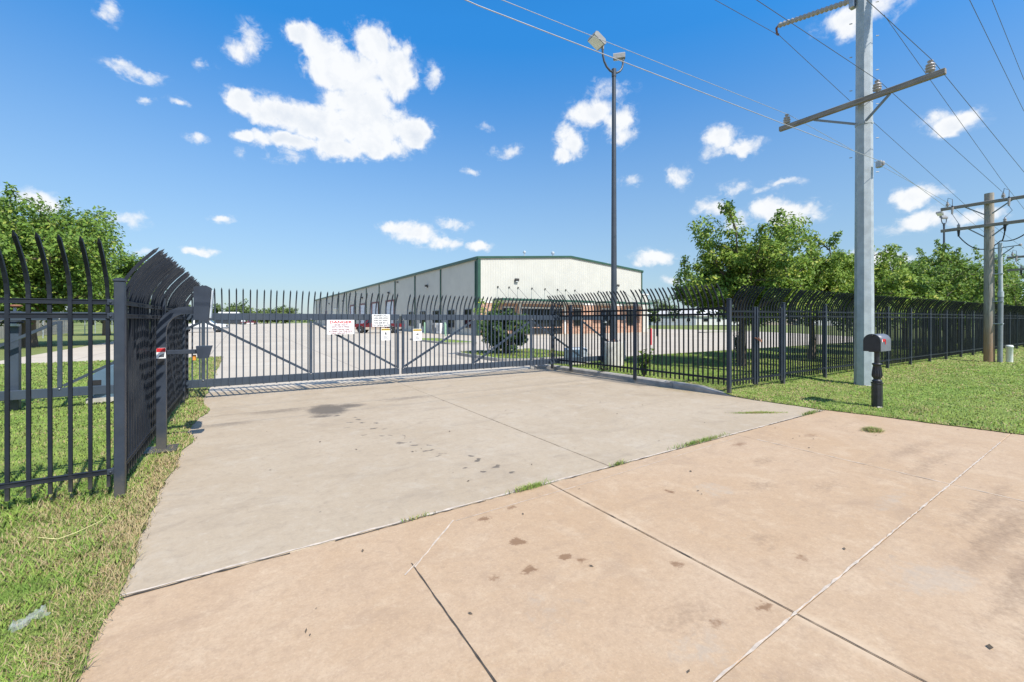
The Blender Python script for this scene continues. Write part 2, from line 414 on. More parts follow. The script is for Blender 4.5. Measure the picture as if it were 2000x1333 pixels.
def leaf_mat(name, c1, c2, c3, c3p=.12, trans=(.22, .34, .03), tf=.32):
    m, n, b = new_mat(name)
    gi = n.node('ShaderNodeNewGeometry')
    pos = gi.outputs['Position']; rnd = gi.outputs['Random Per Island']
    big = n.noise(pos, .9, 4, .6)
    c = n.mix(rnd, c1, c2)
    c = n.mix(n.step(big, .45, .75, 0., .6), c, tuple((a + d) / 2 for a, d in zip(c2, c3)))
    r2 = n.math('FRACT', n.math('MULTIPLY', rnd, 53.1))
    c = n.mix(n.step(r2, 1 - c3p, 1 - c3p + .02), c, c3)
    n.put(b.inputs['Base Color'], c); b.inputs['Roughness'].default_value = .5; b.inputs['Specular IOR Level'].default_value = .35
    n.put(b.inputs['Normal'], n.vec('NORMALIZE', n.vec('ADD', n.vec('MULTIPLY', gi.outputs['Normal'], (.7, .7, .7)), (0, 0, .6))))
    tr = n.node('ShaderNodeBsdfTranslucent'); n.put(tr.inputs[0], n.mix(.6, c, trans))
    ms = n.node('ShaderNodeMixShader'); ms.inputs[0].default_value = tf
    out = m.node_tree.nodes['Material Output']
    n.nt.links.new(b.outputs[0], ms.inputs[1]); n.nt.links.new(tr.outputs[0], ms.inputs[2]); n.nt.links.new(ms.outputs[0], out.inputs[0])
leaf_mat('leaf_bright', (.13, .225, .034), (.25, .37, .060), (.42, .44, .08))
leaf_mat('leaf_mid', (.085, .170, .028), (.18, .29, .047), (.31, .36, .07))
leaf_mat('leaf_dark', (.034, .075, .024), (.085, .15, .042), (.15, .21, .065), .1, (.10, .18, .03), .2)
leaf_mat('leaf_far', (.070, .115, .035), (.13, .18, .055), (.19, .21, .07))

# ------------------------------------------------------------------ helpers
def tag(o, label=None, cat=None, group=None, kind=None):
    if label: o['label'] = label
    if cat: o['category'] = cat
    if group: o['group'] = group
    if kind: o['kind'] = kind
    return o
def empty(name, loc=(0, 0, 0), rz=0., **kw):
    o = bpy.data.objects.new(name, None); COL.objects.link(o)
    o.location = loc; o.rotation_euler = (0, 0, rz); o.empty_display_size = .2
    return tag(o, **kw)

class MB:
    """collects verts and faces; build() links them as ONE mesh object"""
    def __init__(self): self.v = []; self.f = []; self.sm = []
    def add(self, vs, fs, smooth=False):
        o = len(self.v); self.v += [tuple(v) for v in vs]
        for f in fs: self.f.append(tuple(i + o for i in f)); self.sm.append(smooth)
        return self
    def box(self, c, s, rz=0., M=None):
        x, y, z = (k / 2 for k in s)
        vs = [Vector((a * x, b * y, d * z)) for a in (-1, 1) for b in (-1, 1) for d in (-1, 1)]
        m = Matrix.Translation(c) @ (M if M else Matrix.Rotation(rz, 4, 'Z'))
        return self.add([m @ v for v in vs], [(0, 1, 3, 2), (4, 6, 7, 5), (0, 4, 5, 1), (2, 3, 7, 6), (0, 2, 6, 4), (1, 5, 7, 3)])
    def bbox(self, c, s, b=.006, rz=0., M=None):
        """box with chamfered edges"""
        x, y, z = (k / 2 for k in s); b = min(b, x * .9, y * .9, z * .9)
        bm = bmesh.new(); bmesh.ops.create_cube(bm, size=1)
        for v in bm.verts: v.co = Vector((v.co.x * s[0], v.co.y * s[1], v.co.z * s[2]))
        bmesh.ops.bevel(bm, geom=bm.edges[:], offset=b, segments=1, affect='EDGES')
        m = Matrix.Translation(c) @ (M if M else Matrix.Rotation(rz, 4, 'Z'))
        bm.verts.index_update()
        self.add([m @ v.co for v in bm.verts], [[v.index for v in f.verts] for f in bm.faces]); bm.free(); return self
    def bar(self, a, b, w, h=None, up=Vector((0, 0, 1))):
        """rectangular bar from a to b, w across, h along 'up'"""
        a, b = Vector(a), Vector(b); h = h or w
        d = (b - a).normalized()
        if abs(d.dot(up)) > .98: up = Vector((0, 1, 0))
        s = d.cross(up).normalized(); u = s.cross(d)
        vs = [p + s * (i * w / 2) + u * (j * h / 2) for p in (a, b) for i, j in ((-1, -1), (1, -1), (1, 1), (-1, 1))]
        return self.add(vs, [(3, 2, 1, 0), (4, 5, 6, 7), (0, 1, 5, 4), (1, 2, 6, 5), (2, 3, 7, 6), (3, 0, 4, 7)])
    def tube(self, pts, rad, n=8, smooth=True, caps=True, phase=0.):
        pts = [Vector(p) for p in pts]; k = len(pts)
        rad = rad if hasattr(rad, '__len__') else [rad] * k
        vs = []; prev = None
        for i, p in enumerate(pts):
            d = (pts[min(i + 1, k - 1)] - pts[max(i - 1, 0)])
            d = d.normalized() if d.length > 1e-9 else Vector((0, 0, 1))
            if prev is None:
                ref = Vector((0, 0, 1)) if abs(d.z) < .9 else Vector((1, 0, 0))
                s = d.cross(ref).normalized()
            else:
                s = (prev - d * prev.dot(d)); s = s.normalized() if s.length > 1e-6 else d.orthogonal().normalized()
            prev = s; u = d.cross(s)
            for j in range(n):
                a = 2 * math.pi * j / n + phase
                vs.append(p + (s * math.cos(a) + u * math.sin(a)) * rad[i])
        fs = [(i * n + j, i * n + (j + 1) % n, (i + 1) * n + (j + 1) % n, (i + 1) * n + j) for i in range(k - 1) for j in range(n)]
        self.add(vs, fs, smooth)
        if caps:
            self.add(vs[:n], [tuple(range(n))[::-1]]); self.add(vs[-n:], [tuple(range(n))])
        return self
    def lathe(self, prof, c=(0, 0, 0), n=16, smooth=True, phase=0., M=None):
        m = Matrix.Translation(c) @ (M if M else Matrix.Identity(4))
        vs = [m @ Vector((r * math.cos(2 * math.pi * j / n + phase), r * math.sin(2 * math.pi * j / n + phase), z)) for r, z in prof for j in range(n)]
        k = len(prof)
        fs = [(i * n + j, i * n + (j + 1) % n, (i + 1) * n + (j + 1) % n, (i + 1) * n + j) for i in range(k - 1) for j in range(n)]
        self.add(vs, fs, smooth)
        self.add(vs[:n], [tuple(range(n))[::-1]]); self.add(vs[-n:], [tuple(range(n))]); return self
    def prism(self, poly, d0, d1, axis='y'):
        """extrude a 2-D polygon: axis y -> poly in xz, axis x -> poly in yz, axis z -> poly in xy"""
        def P(a, b, t): return {'y': (a, t, b), 'x': (t, a, b), 'z': (a, b, t)}[axis]
        n = len(poly)
        vs = [P(a, b, d0) for a, b in poly] + [P(a, b, d1) for a, b in poly]
        fs = [tuple(range(n)), tuple(range(n, 2 * n))[::-1]] + [(i, i + n, (i + 1) % n + n, (i + 1) % n) for i in range(n)]
        return self.add(vs, fs)
    def mesh(self, name, mat):
        me = bpy.data.meshes.new(name); me.from_pydata(self.v, [], self.f)
        me.polygons.foreach_set('use_smooth', self.sm)
        bm = bmesh.new(); bm.from_mesh(me); bmesh.ops.recalc_face_normals(bm, faces=bm.faces[:]); bm.to_mesh(me); bm.free()
        me.materials.append(MATS[mat]); me.update()
        return me
    def build(self, name, mat, parent=None, loc=None, **kw):
        o = bpy.data.objects.new(name, self.mesh(name, mat)); COL.objects.link(o)
        if parent: o.parent = parent
        if loc: o.location = loc
        return tag(o, **kw)

def inst(name, me, parent, loc=(0, 0, 0), rz=0.):
    o = bpy.data.objects.new(name, me); COL.objects.link(o)
    o.parent = parent; o.location = loc; o.rotation_euler = (0, 0, rz)
    return o
def copy_tree(o, parent=None):
    c = o.copy(); COL.objects.link(c)
    if parent: c.parent = parent
    for ch in o.children: copy_tree(ch, c)
    return c
def text(name, body, size, mat, parent, loc, rot=(R(90), 0, 0), sx=1., align='CENTER', ext=.0012):
    cu = bpy.data.curves.new(name, 'FONT'); cu.body = body; cu.size = size; cu.align_x = align; cu.align_y = 'CENTER'
    cu.extrude = ext; cu.resolution_u = 3; cu.offset = size * .028
    cu.materials.append(MATS[mat])
    t = bpy.data.objects.new(name, cu); COL.objects.link(t)
    bpy.context.view_layer.update()
    me = bpy.data.meshes.new_from_object(t.evaluated_get(bpy.context.evaluated_depsgraph_get()))
    bpy.data.objects.remove(t); bpy.data.curves.remove(cu); me.name = name
    if not me.materials: me.materials.append(MATS[mat])
    o = bpy.data.objects.new(name, me); COL.objects.link(o); o.parent = parent
    o.location = loc; o.rotation_euler = rot; o.scale = (sx, 1, 1)
    return o
def npmesh(name, verts, faces_flat, loop_totals, mat, attr=None):
    me = bpy.data.meshes.new(name)
    nv = len(verts); nl = len(faces_flat); nf = len(loop_totals)
    me.vertices.add(nv); me.vertices.foreach_set('co', np.asarray(verts, np.float32).ravel())
    me.loops.add(nl); me.loops.foreach_set('vertex_index', np.asarray(faces_flat, np.int32))
    me.polygons.add(nf)
    starts = np.concatenate(([0], np.cumsum(loop_totals)[:-1])).astype(np.int32)
    me.polygons.foreach_set('loop_start', starts)
    me.update(calc_edges=True)
    if attr is not None:
        a = me.attributes.new('dry', 'FLOAT', 'POINT'); a.data.foreach_set('value', np.asarray(attr, np.float32))
    me.materials.append(MATS[mat])
    return me

# ------------------------------------------------------------------ ground, drive, lots
def sm(a, b, x):
    t = np.clip((x - a) / (b - a), 0, 1); return t * t * (3 - 2 * t)
def wob(y, s=1.):
    return (.018 * np.sin(y * 2.1 + .4) + .010 * np.sin(y * 5.3 + 1.) + .008 * np.sin(y * 11.7) + .008 * np.sin(y * 23.)) * s
def left_edge(y):       # where the left lawn meets the drive
    y = np.asarray(y, float)
    return -.63 + wob(y) + .14 * np.exp(-((y - 9.6) / .7) ** 2) + .10 * np.exp(-((y - 7.4) / .35) ** 2)
EP = np.array([(-8, 16.), (-4, 12.5), (-1, 10.3), (1.4, 9.50), (2.76, 9.27), (3.8, 9.02), (5.6, 8.96), (8.7, 8.90), (12., 8.83), (14, 8.83)])
def right_edge(y):
    y = np.asarray(y, float)
    return np.interp(y, EP[:, 0], EP[:, 1]) + wob(y + 3.) * np.where(y < 5.6, 1., 0.)
def z_left(x, y): return .012 + .02 * sm(0, .8, left_edge(y) - x)
def z_right(x, y): return .012 + .02 * sm(0, .6, x - right_edge(y)) + .075 * sm(5.0, 6.3, y) * sm(70, 40, x)

MB().add([(-3000, -3000, -.03), (3000, -3000, -.03), (3000, 3000, -.03), (-3000, 3000, -.03)], [(0, 1, 2, 3)]).build('ground', 'field_ground', kind='structure')

def lawn_grid(name, ys, xfun, zfun):
    nx = 24
    vs = []; fs = []
    for y in ys:
        for x in xfun(y, nx): vs.append((x, y, float(zfun(x, y))))
    for j in range(len(ys) - 1):
        for i in range(nx - 1):
            a = j * nx + i; fs.append((a, a + 1, a + nx + 1, a + nx))
    mb = MB(); mb.add(vs, fs, True)
    return mb.build(name, 'lawn_ground', kind='structure')
q = np.linspace(0, 1, 24) ** 2.2
lawn_grid('lawn', np.concatenate((np.arange(-6, 14, .12), np.arange(14, 23.3, .6))), lambda y, n: (left_edge(y) - 60 * q)[::-1], z_left)
lawn_grid('lawn', np.concatenate((np.arange(-6, 13.0, .12),)), lambda y, n: right_edge(y) + (.0 if y < 5.6 else .06) + 62 * q, z_right)

# lot beyond the gate
lot = [(-.66, 12.02), (8.78, 12.02), (8.95, 12.98), (45, 12.98), (52, 19.6), (58, 27), (65, 40), (63, 54), (63, 235), (-8.2, 235), (-8.2, 23.3), (-.66, 23.3)]
def flat_poly(poly, z, name, mat, parent=None, skirt=0., **kw):
    bm = bmesh.new(); vs = [bm.verts.new((x, y, z)) for x, y in poly]
    f = bm.faces.new(vs)
    if f.normal.z < 0: f.normal_flip()
    if skirt:
        r = bmesh.ops.extrude_face_region(bm, geom=[f])
        for v in [g for g in r['geom'] if isinstance(g, bmesh.types.BMVert)]: pass
        top = [g for g in r['geom'] if isinstance(g, bmesh.types.BMVert)]
        for v in vs: v.co.z -= skirt
        bm.edges.ensure_lookup_table()
        edges = [e for e in bm.edges if all(v in top for v in e.verts)]
        bmesh.ops.bevel(bm, geom=edges, offset=.006, segments=1, affect='EDGES')
    bmesh.ops.triangulate(bm, faces=[f for f in bm.faces if len(f.verts) > 4])
    bmesh.ops.recalc_face_normals(bm, faces=bm.faces[:])
    me = bpy.data.meshes.new(name); bm.to_mesh(me); bm.free(); me.materials.append(MATS[mat])
    o = bpy.data.objects.new(name, me); COL.objects.link(o)
    if parent: o.parent = parent
    return tag(o, **kw)
flat_poly(lot, -.004, 'parking_lot', 'lot_concrete', kind='structure')
flat_poly([(-400, -60), (400, -60), (400, -6.2), (-400, -6.2)], -.012, 'street', 'street_asphalt', kind='structure')

# slabs: rectangles in driveway coordinates cut by the sawn joints, each slab its own piece
def clip(poly, a, b, c):            # keep a*x + b*y <= c
    out = []
    for i in range(len(poly)):
        p, q_ = poly[i], poly[(i + 1) % len(poly)]
        dp, dq = a * p[0] + b * p[1] - c, a * q_[0] + b * q_[1] - c
        if dp <= 0: out.append(p)
        if dp * dq < 0:
            t = dp / (dp - dq); out.append((p[0] + t * (q_[0] - p[0]), p[1] + t * (q_[1] - p[1])))
    return out
def split(polys, a, b, c, gap):
    res = []
    k = math.hypot(a, b)
    for p in polys:
        for s in (1, -1):
            r = clip(p, a * s, b * s, c * s - gap * k / 2)
            if len(r) > 2: res.append(r)
    return res
le = [(float(left_edge(y)) - .05, y) for y in np.arange(3.43, 12.03, .3)]
drive = [(8.86, 3.72)] + [(float(right_edge(y)) + .10, y) for y in np.arange(4.0, 5.7, .4)] + [(8.93, 5.8), (8.82, 12.02)] + [(-.72, 12.02)] + le[::-1]
drive[0] = (9.1, 3.72)
dr = empty('driveway', kind='structure')
polys = split([drive], 1, 0, 3.53, .008)
polys = split(polys, .03, 1, 8.95, .006)
for p in polys: flat_poly(p, 0., 'slab', 'grey_concrete', dr, .10)
flat_poly(drive, -.014, 'joint_bed', 'joint_dark', dr)
ap = empty('driveway_apron', kind='structure')
apron = [(-.68, 3.418), (9.08, 3.708)] + [(float(right_edge(y)) + .10, y) for y in np.arange(3.5, -6.1, -.5)] + [(16.2, -6.18), (-3.5, -6.18), (-2.2, -3), (-.72, -.5), (-.70, 1.5)]
cuts = split([apron], 1, 0, 2.65, .009)
L, Rr = [p for p in cuts if sum(v[0] for v in p) / len(p) < 2.65], [p for p in cuts if sum(v[0] for v in p) / len(p) >= 2.65]
L = split(L, -.045, 1, -.045 * 2.65 + 1.23, .003)
Rr = split(Rr, -.042, 1, -.042 * 2.65 + 1.23, .003)
Rr = split(Rr, 1, .0, 6.04, .006)
far_l = [p for p in L if max(v[1] for v in p) > 2]; L = [p for p in L if max(v[1] for v in p) <= 2]
for p in far_l:                      # joint that stops at the chalk mark
    L += split([p], 1, 0, .985, .011) if False else [p]
for p in L + Rr: flat_poly(p, .0, 'slab', 'peach_concrete', ap, .10)
flat_poly(apron, -.016, 'joint_bed', 'joint_dark', ap)

def strip(pts, w, z, name, mat, parent, seed=0, jag=.35):
    """thin ragged line lying on the paving"""
    rr = random.Random(seed); vs = []; fs = []
    P = []
    for (x0, y0), (x1, y1) in zip(pts[:-1], pts[1:]):
        n = max(2, int(math.hypot(x1 - x0, y1 - y0) / .06))
        P += [(x0 + (x1 - x0) * i / n, y0 + (y1 - y0) * i / n) for i in range(n)]
    P.append(pts[-1])
    for i, (x, y) in enumerate(P):
        a, b = P[max(i - 1, 0)], P[min(i + 1, len(P) - 1)]
        d = Vector((b[0] - a[0], b[1] - a[1])).normalized(); nn = Vector((-d.y, d.x))
        wl, wr = w * (1 + rr.uniform(-jag, jag)) / 2, w * (1 + rr.uniform(-jag, jag)) / 2
        vs += [(x + nn.x * wl, y + nn.y * wl, z), (x - nn.x * wr, y - nn.y * wr, z)]
    for i in range(len(P) - 1): fs.append((2 * i, 2 * i + 1, 2 * i + 3, 2 * i + 2))
    mb = MB(); mb.add(vs, fs); return mb.build(name, mat, parent)
strip([(8.68, 1.483), (2.65, 1.23)], .011, .0035, 'chalk_line', 'joint_pale', ap, 1, .9)
strip([(2.65, 1.23), (.6, 1.138)], .011, .0035, 'chalk_line', 'joint_pale', ap, 2, .9)
strip([(2.65, 3.515), (2.652, 2.4), (2.648, 1.0), (2.65, -3)], .007, .003, 'joint_crack', 'joint_dark', ap, 31, .85)
strip([(3.53, 3.56), (3.532, 6.0), (3.528, 8.9)], .006, .003, 'joint_crack', 'joint_dark', dr, 32, .8)
strip([(.985, 2.80), (1.49, 3.29)], .011, .0035, 'chalk_line', 'joint_pale', ap, 3, .8)
strip([(.985, 2.86), (.985, -3)], .009, .003, 'saw_cut', 'joint_dark', ap, 4, .5)
strip([(.90, 2.75), (1.03, 2.86)], .010, .004, 'chalk_line', 'joint_pale', ap, 8, .9)
strip([(6.04, 3.3), (6.04, -3)], .012, .003, 'chalk_line', 'joint_pale', ap, 5, .8)
strip([(1.5, 3.27), (3.2, 3.33), (6.0, 3.50)], .006, .003, 'chalk_line', 'joint_pale', ap, 6, .9)
strip([(-.66, 3.438), (1.3, 3.500), (3.6, 3.566), (9.0, 3.722)], .024, .0035, 'chalk_line', 'joint_pale', ap, 7, .7)
for (x0, x1, w, sd) in ((-.6, .3, .012, 11), (.6, 1.9, .010, 12), (2.9, 6.6, .011, 13), (7.0, 9.0, .012, 14)):
    y = lambda x: 3.405 + (x + .6) * .0315
    strip([(x0, y(x0)), ((x0 + x1) / 2, y((x0 + x1) / 2) + .004), (x1, y(x1))], w, .006, 'joint_crack', 'joint_dark', ap, sd, .8)

# kerb along the right side of the drive
kb = empty('kerb', label='raised concrete kerb along the right side of the drive below the fence', cat='kerb')
prof = [(.0, -.1), (.0, .10), (.03, .135), (.16, .135), (.16, -.1)]
def kerb_run(stations, name, parent, mat='kerb_concrete'):
    """stations: (x, y, height factor); profile to the left-hand normal"""
    mb = MB(); vs = []; n = len(prof)
    for i, (x, y, h) in enumerate(stations):
        a, b = stations[max(i - 1, 0)], stations[min(i + 1, len(stations) - 1)]
        d = Vector((b[0] - a[0], b[1] - a[1])).normalized(); nn = Vector((d.y, -d.x))
        for u, z in prof: vs.append((x + nn.x * u, y + nn.y * u, z if z < 0 else z * h + .004))
    fs = [(i * n + j, i * n + j + 1, (i + 1) * n + j + 1, (i + 1) * n + j) for i in range(len(stations) - 1) for j in range(n - 1)]
    mb.add(vs, fs); mb.add(vs[:n], [tuple(range(n))]); mb.add(vs[-n:], [tuple(range(n))[::-1]])
    return mb.build(name, mat, parent)
kerb_run([(8.96, 5.35, .02), (8.94, 5.75, .45), (8.92, 6.2, .96), (8.915, 6.9, 1)], 'kerb_end', kb)
kerb_run([(8.915, 6.91, 1), (8.87, 9.4, 1)], 'kerb_stone', kb)
kerb_run([(8.87, 9.41, 1), (8.80, 11.6, 1), (8.62, 11.95, 1), (8.3, 12.12, .9)], 'kerb_stone', kb)

# planted islands in the lot
def island(name, poly, label):
    r = empty(name, label=label, cat='kerb island')
    flat_poly(poly, .10, 'island_turf', 'lawn_ground', r)
    st = [(x, y, .9) for x, y in poly] + [(poly[0][0], poly[0][1], .9), (poly[1][0], poly[1][1], .9)]
    kerb_run(st, 'kerb_edge', r)
    return r
def rounded(x0, y0, x1, y1, r):
    P = []
    for cx, cy, a0 in ((x1 - r, y1 - r, 0), (x0 + r, y1 - r, 90), (x0 + r, y0 + r, 180), (x1 - r, y0 + r, 270)):
        for k in range(6): a = R(a0 + 18 * k); P.append((cx + r * math.cos(a), cy + r * math.sin(a)))
    return P
island('planting_island', rounded(8.75, 14.3, 13.4, 19.3, 1.0), 'kerbed grass island under the round bush behind the gate')
island('planting_island', rounded(11.9, 26.6, 14.0, 35.2, .9), 'narrow kerbed grass strip in the lot before the long grey wall')
island('planting_island', rounded(49.5, 33, 61, 34.6, .7), 'long pale kerb strip across the lot at its far grass edge')

# ------------------------------------------------------------------ fences
PICK = .019
def picket_mesh(z0, z1, tip, out, name='picket', bend0=1.86):
    """square bar, its top bent outwards (local +y) and spear-cut"""
    path = [(0, z0), (0, bend0)]
    for k in range(1, 6):
        t = k / 5; path.append((out * t ** 1.7, bend0 + (z1 - bend0) * t))
    mb = MB(); w = PICK * .68; vs = []
    for i, (y, z) in enumerate(path):
        a, b = path[max(i - 1, 0)], path[min(i + 1, len(path) - 1)]
        d = Vector((0, b[0] - a[0], b[1] - a[1])).normalized(); nn = Vector((0, d.z, -d.y))
        for sx, sy in ((-1, -1), (1, -1), (1, 1), (-1, 1)): vs.append(Vector((sx * w, y, z)) + nn * (sy * w))
    n = len(path)
    fs = [(i * 4 + j, i * 4 + (j + 1) % 4, (i + 1) * 4 + (j + 1) % 4, (i + 1) * 4 + j) for i in range(n - 1) for j in range(4)] + [(3, 2, 1, 0)]
    y, z = path[-1]; y2 = path[-2]
    dd = Vector((0, y - y2[0], z - y2[1])).normalized()
    vs.append(Vector((0, y, z)) + dd * tip); k = len(vs) - 1; o = (n - 1) * 4
    fs += [(o + j, o + (j + 1) % 4, k) for j in range(4)]
    mb.add(vs, fs); return mb.mesh(name, 'black_paint')
PM = picket_mesh(.14, 2.32, .05, .27)
def cap_mesh(s):
    mb = MB(); mb.bbox((0, 0, .011), (s + .012, s + .012, .022), .005); mb.bbox((0, 0, .027), (s * .7, s * .7, .012), .005); return mb.mesh('post_cap', 'post_paint')
CAP = cap_mesh(.078)
def post_mesh(h, s=.076, z0=-.02): return MB().bbox((0, 0, (h + z0) / 2), (s, s, h - z0), .005).mesh('post', 'post_paint')
POST = post_mesh(2.0)
def boss_mesh():
    mb = MB(); mb.bbox((0, 0, 0), (.05, .056, .052), .004); mb.lathe([(.012, 0), (.012, .006), (.006, .009)], (0, .028, 0), 8, M=Matrix.Rotation(R(-90), 4, 'X')); mb.lathe([(.012, 0), (.012, .006), (.006, .009)], (0, -.028, 0), 8, M=Matrix.Rotation(R(90), 4, 'X'))
    return mb.mesh('rail_bracket', 'post_paint')
BOSS = boss_mesh()
RAILZ = (1.81, 1.685, .27)
def rail_mesh(length, name='rail'):
    """channel rail: two lips and a recessed web"""
    mb = MB(); mb.bbox((length / 2, 0, 0), (length, .026, .044), .003)
    for s in (-1, 1): mb.bbox((length / 2, 0, s * .018), (length, .038, .009), .002)
    return mb.mesh(name, 'black_paint')
def fence(name, label, p0, p1, posts, first, pitch, out, z0=0., skip_posts=(), last=None):
    """posts: distances along the run; out = +1/-1 the side (left/right of p0->p1) the tops bend to"""
    p0, p1 = Vector((*p0, z0)), Vector((*p1, z0)); d = p1 - p0; Ln = d.length
    root = empty(name, p0, math.atan2(d.y, d.x), label=label, cat='fence')
    for t in posts:
        if t in skip_posts: continue
        po = inst('post', POST, root, (t, 0, 0)); inst('post_cap', CAP, po, (0, 0, 2.0))
    for a, b in zip(posts[:-1], posts[1:]):
        rm = rail_mesh(b - a - .08)
        for z in RAILZ:
            rl = inst('rail', rm, root, (a + .04, 0, z))
            inst('rail_bracket', BOSS, rl, (.02, 0, 0)); inst('rail_bracket', BOSS, rl, (b - a - .10, 0, 0))
    t = first; rr = random.Random(len(label))
    while t < (last or Ln) - .03:
        if min(abs(t - p) for p in posts) > .055:
            o = inst('picket', PM, root, (t + rr.uniform(-.003, .003), out * .001, rr.uniform(-.012, .006)), 0 if out > 0 else math.pi)
            o.rotation_euler.x = rr.gauss(0, .004); o.rotation_euler.y = rr.gauss(0, .0022)
        t += pitch
    return root
fence('steel_fence', 'black picket fence section at the left edge, running off from the corner post', (-.935, 5.30), (-5.545, 5.30), [0, 2.4, 4.6], .075, .127, 1)
fence('steel_fence', 'black picket fence behind the keypad stand, along the left of the drive', (-.945, 5.30), (-.945, 11.22), [0.001, 2.62, 5.25, 5.92], .127, .122, -1, skip_posts=(0.001,))
fence('steel_fence', 'black picket fence standing on the kerb right of the gate', (8.98, 5.50), (8.72, 11.45), [0, 2.55, 5.05, 5.95], .12, .122, 1, z0=.085)
rp = [0, 2.22, 4.44, 6.62, 8.68, 10.7, 12.62, 14.6, 16.4, 18.1, 19.7, 21.3, 23.1, 24.8, 26.6, 28.4, 30.2, 32, 34]
fence('steel_fence', 'long black picket fence receding along the road past the steel pole', (11.40, 5.58), (45.4, 5.58), rp, .12, .122, -1, z0=.05)

# walk gate in two leaves between the corner post and the road fence
def leaf(x0, x1, hinge_left, label):
    r = empty('walk_gate', ((x0 + x1) / 2, 5.58, .05), label=label, cat='gate', group='leaves of the chained walk gate')
    w = x1 - x0
    me = MB().bbox((0, 0, 1.0), (.05, .05, 1.80), .004).mesh('stile', 'post_paint')
    for s in (-1, 1): inst('stile', me, r, (s * (w / 2 - .025), 0, 0))
    rm = rail_mesh(w - .10)
    for z in RAILZ: inst('rail', rm, r, (-w / 2 + .05, 0, z - .02))
    n = int((w - .1) / .118)
    for i in range(n):
        inst('picket', PM, r, (-w / 2 + .05 + (w - .1) * (i + .5) / n, 0, 0), math.pi)
    return r
leaf(9.07, 10.13, True, 'left leaf of the walk gate, next to the corner post')
leaf(10.19, 11.33, False, 'right leaf of the walk gate, next to the road fence')
ch = MB()
for k in range(16):
    a = k / 15 * 2 * math.pi * 1.0
    ch.lathe([(.006, -.02), (.012, -.012), (.012, .012), (.006, .02)], (10.16 + .10 * math.cos(a) + .03, 5.58 + .065 * math.sin(a), 1.20 + .03 * math.sin(a * 2 + 1)), 6, M=Matrix.Rotation(k, 4, 'X'))
ch.bbox((10.26, 5.50, 1.16), (.05, .02, .06), .004)
ch.build('padlock_chain', 'rust', label='rusty chain and padlock wound round the walk gate stiles', cat='chain')

# ------------------------------------------------------------------ sliding gates
GY = 11.10
GP = picket_mesh(.24, 2.27, .06, .22, bend0=1.84)
GP.materials[0] = MATS['gate_paint']
def sliding_gate(x_tail, x_open0, x_open1, x_meet, ups, braces, pick0, pick1, label):
    r = empty('sliding_gate', (min(x_tail, x_meet), GY, 0), label=label, cat='gate')
    ox = r.location.x; a, b = min(x_tail, x_meet) - ox, max(x_tail, x_meet) - ox
    MB().bbox(((a + b) / 2, 0, 1.715), (b - a, .055, .15), .006).build('top_beam', 'gate_paint', r)
    MB().bbox(((a + b) / 2, 0, .325), (b - a, .058, .165), .006).build('bottom_beam', 'gate_paint', r)
    st = MB().bbox((0, 0, 1.02), (.062, .05, 1.22), .005).mesh('upright', 'gate_paint')
    bolt = MB().lathe([(.014, 0), (.014, .01), (.006, .014)], (0, 0, 0), 8, M=Matrix.Rotation(R(90), 4, 'X')).mesh('bolt', 'bolt_metal')
    for u in ups:
        o = inst('upright', st, r, (u - ox, 0, 0))
        for z in (1.66, .39): inst('bolt', bolt, o, (.0, -.031, z))
    for (xa, za, xb, zb) in braces:
        MB().bar((xa - ox, .006, za), (xb - ox, .006, zb), .044, .050).build('brace', 'gate_paint', r)
    n = int(round((pick1 - pick0) / .1265))
    rr = random.Random(n)
    for i in range(n + 1):
        x = pick0 + (pick1 - pick0) * i / n
        if min(abs(x - u) for u in ups) < .045: continue
        o = inst('picket', GP, r, (x - ox, -.043, rr.uniform(-.01, .01)), math.pi)
        o.rotation_euler.x = rr.gauss(0, .004); o.rotation_euler.y = rr.gauss(0, .0022)
    return r
T, B = 1.60, .44
sliding_gate(-4.95, 0, 0, 3.49, [-4.9, -2.785, -.649, 1.401, 3.455],
             [(-4.85, B, -2.83, T), (-2.74, B, -.69, T), (-.60, T, 1.36, B), (1.45, T, 3.41, B)], -.96, 3.38, 'left sliding gate leaf carrying the red-lettered sign')
sliding_gate(11.75, 0, 0, 3.56, [3.595, 5.647, 7.647, 9.66, 11.7],
             [(3.64, B, 5.60, T), (5.70, B, 7.60, T), (7.70, T, 9.62, B), (9.71, T, 11.65, B)], 3.70, 8.70, 'right sliding gate leaf in front of the round bush')

# signs hung on the gate
def sign(name, x0, x1, z0, z1, label, y=None):
    y = GY - .075 if y is None else y
    r = empty(name, ((x0 + x1) / 2, y, (z0 + z1) / 2), label=label, cat='sign')
    r['w'] = x1 - x0; r['h'] = z1 - z0
    MB().bbox((0, 0, 0), (x1 - x0, .006, z1 - z0), .002).build('panel', 'sign_white', r)
    for sx in (-1, 1):
        for sz in (-1, 1): MB().lathe([(.008, 0), (.008, .004)], (sx * ((x1 - x0) / 2 - .02), -.003, sz * ((z1 - z0) / 2 - .02)), 8, M=Matrix.Rotation(R(90), 4, 'X')).build('screw', 'bolt_metal', r)
    return r
s = sign('danger_sign', 1.738, 2.36, 1.30, 1.645, 'white sign with DANGER in red block letters over maroon lines')
text('lettering', 'DANGER', .083, 'print_red', s, (0, -.004, .118), sx=1.52)
for z, body, w in ((.052, 'NEVER FIGHT', 1.2), (.004, 'EXPLOSIVE FIRES', 1.2), (-.056, 'EXPLOSIVES ARE', 1.2), (-.102, 'STORED ON THIS SITE', 1.2), (-.146, 'CALL 405-247-7171', 1.25)):
    text('lettering', body, .044, 'print_maroon', s, (0, -.004, z), sx=w)
s = sign('gate_sign', 2.783, 3.231, 1.475, 1.785, 'white sign listing three phone numbers below PLEASE CALL')
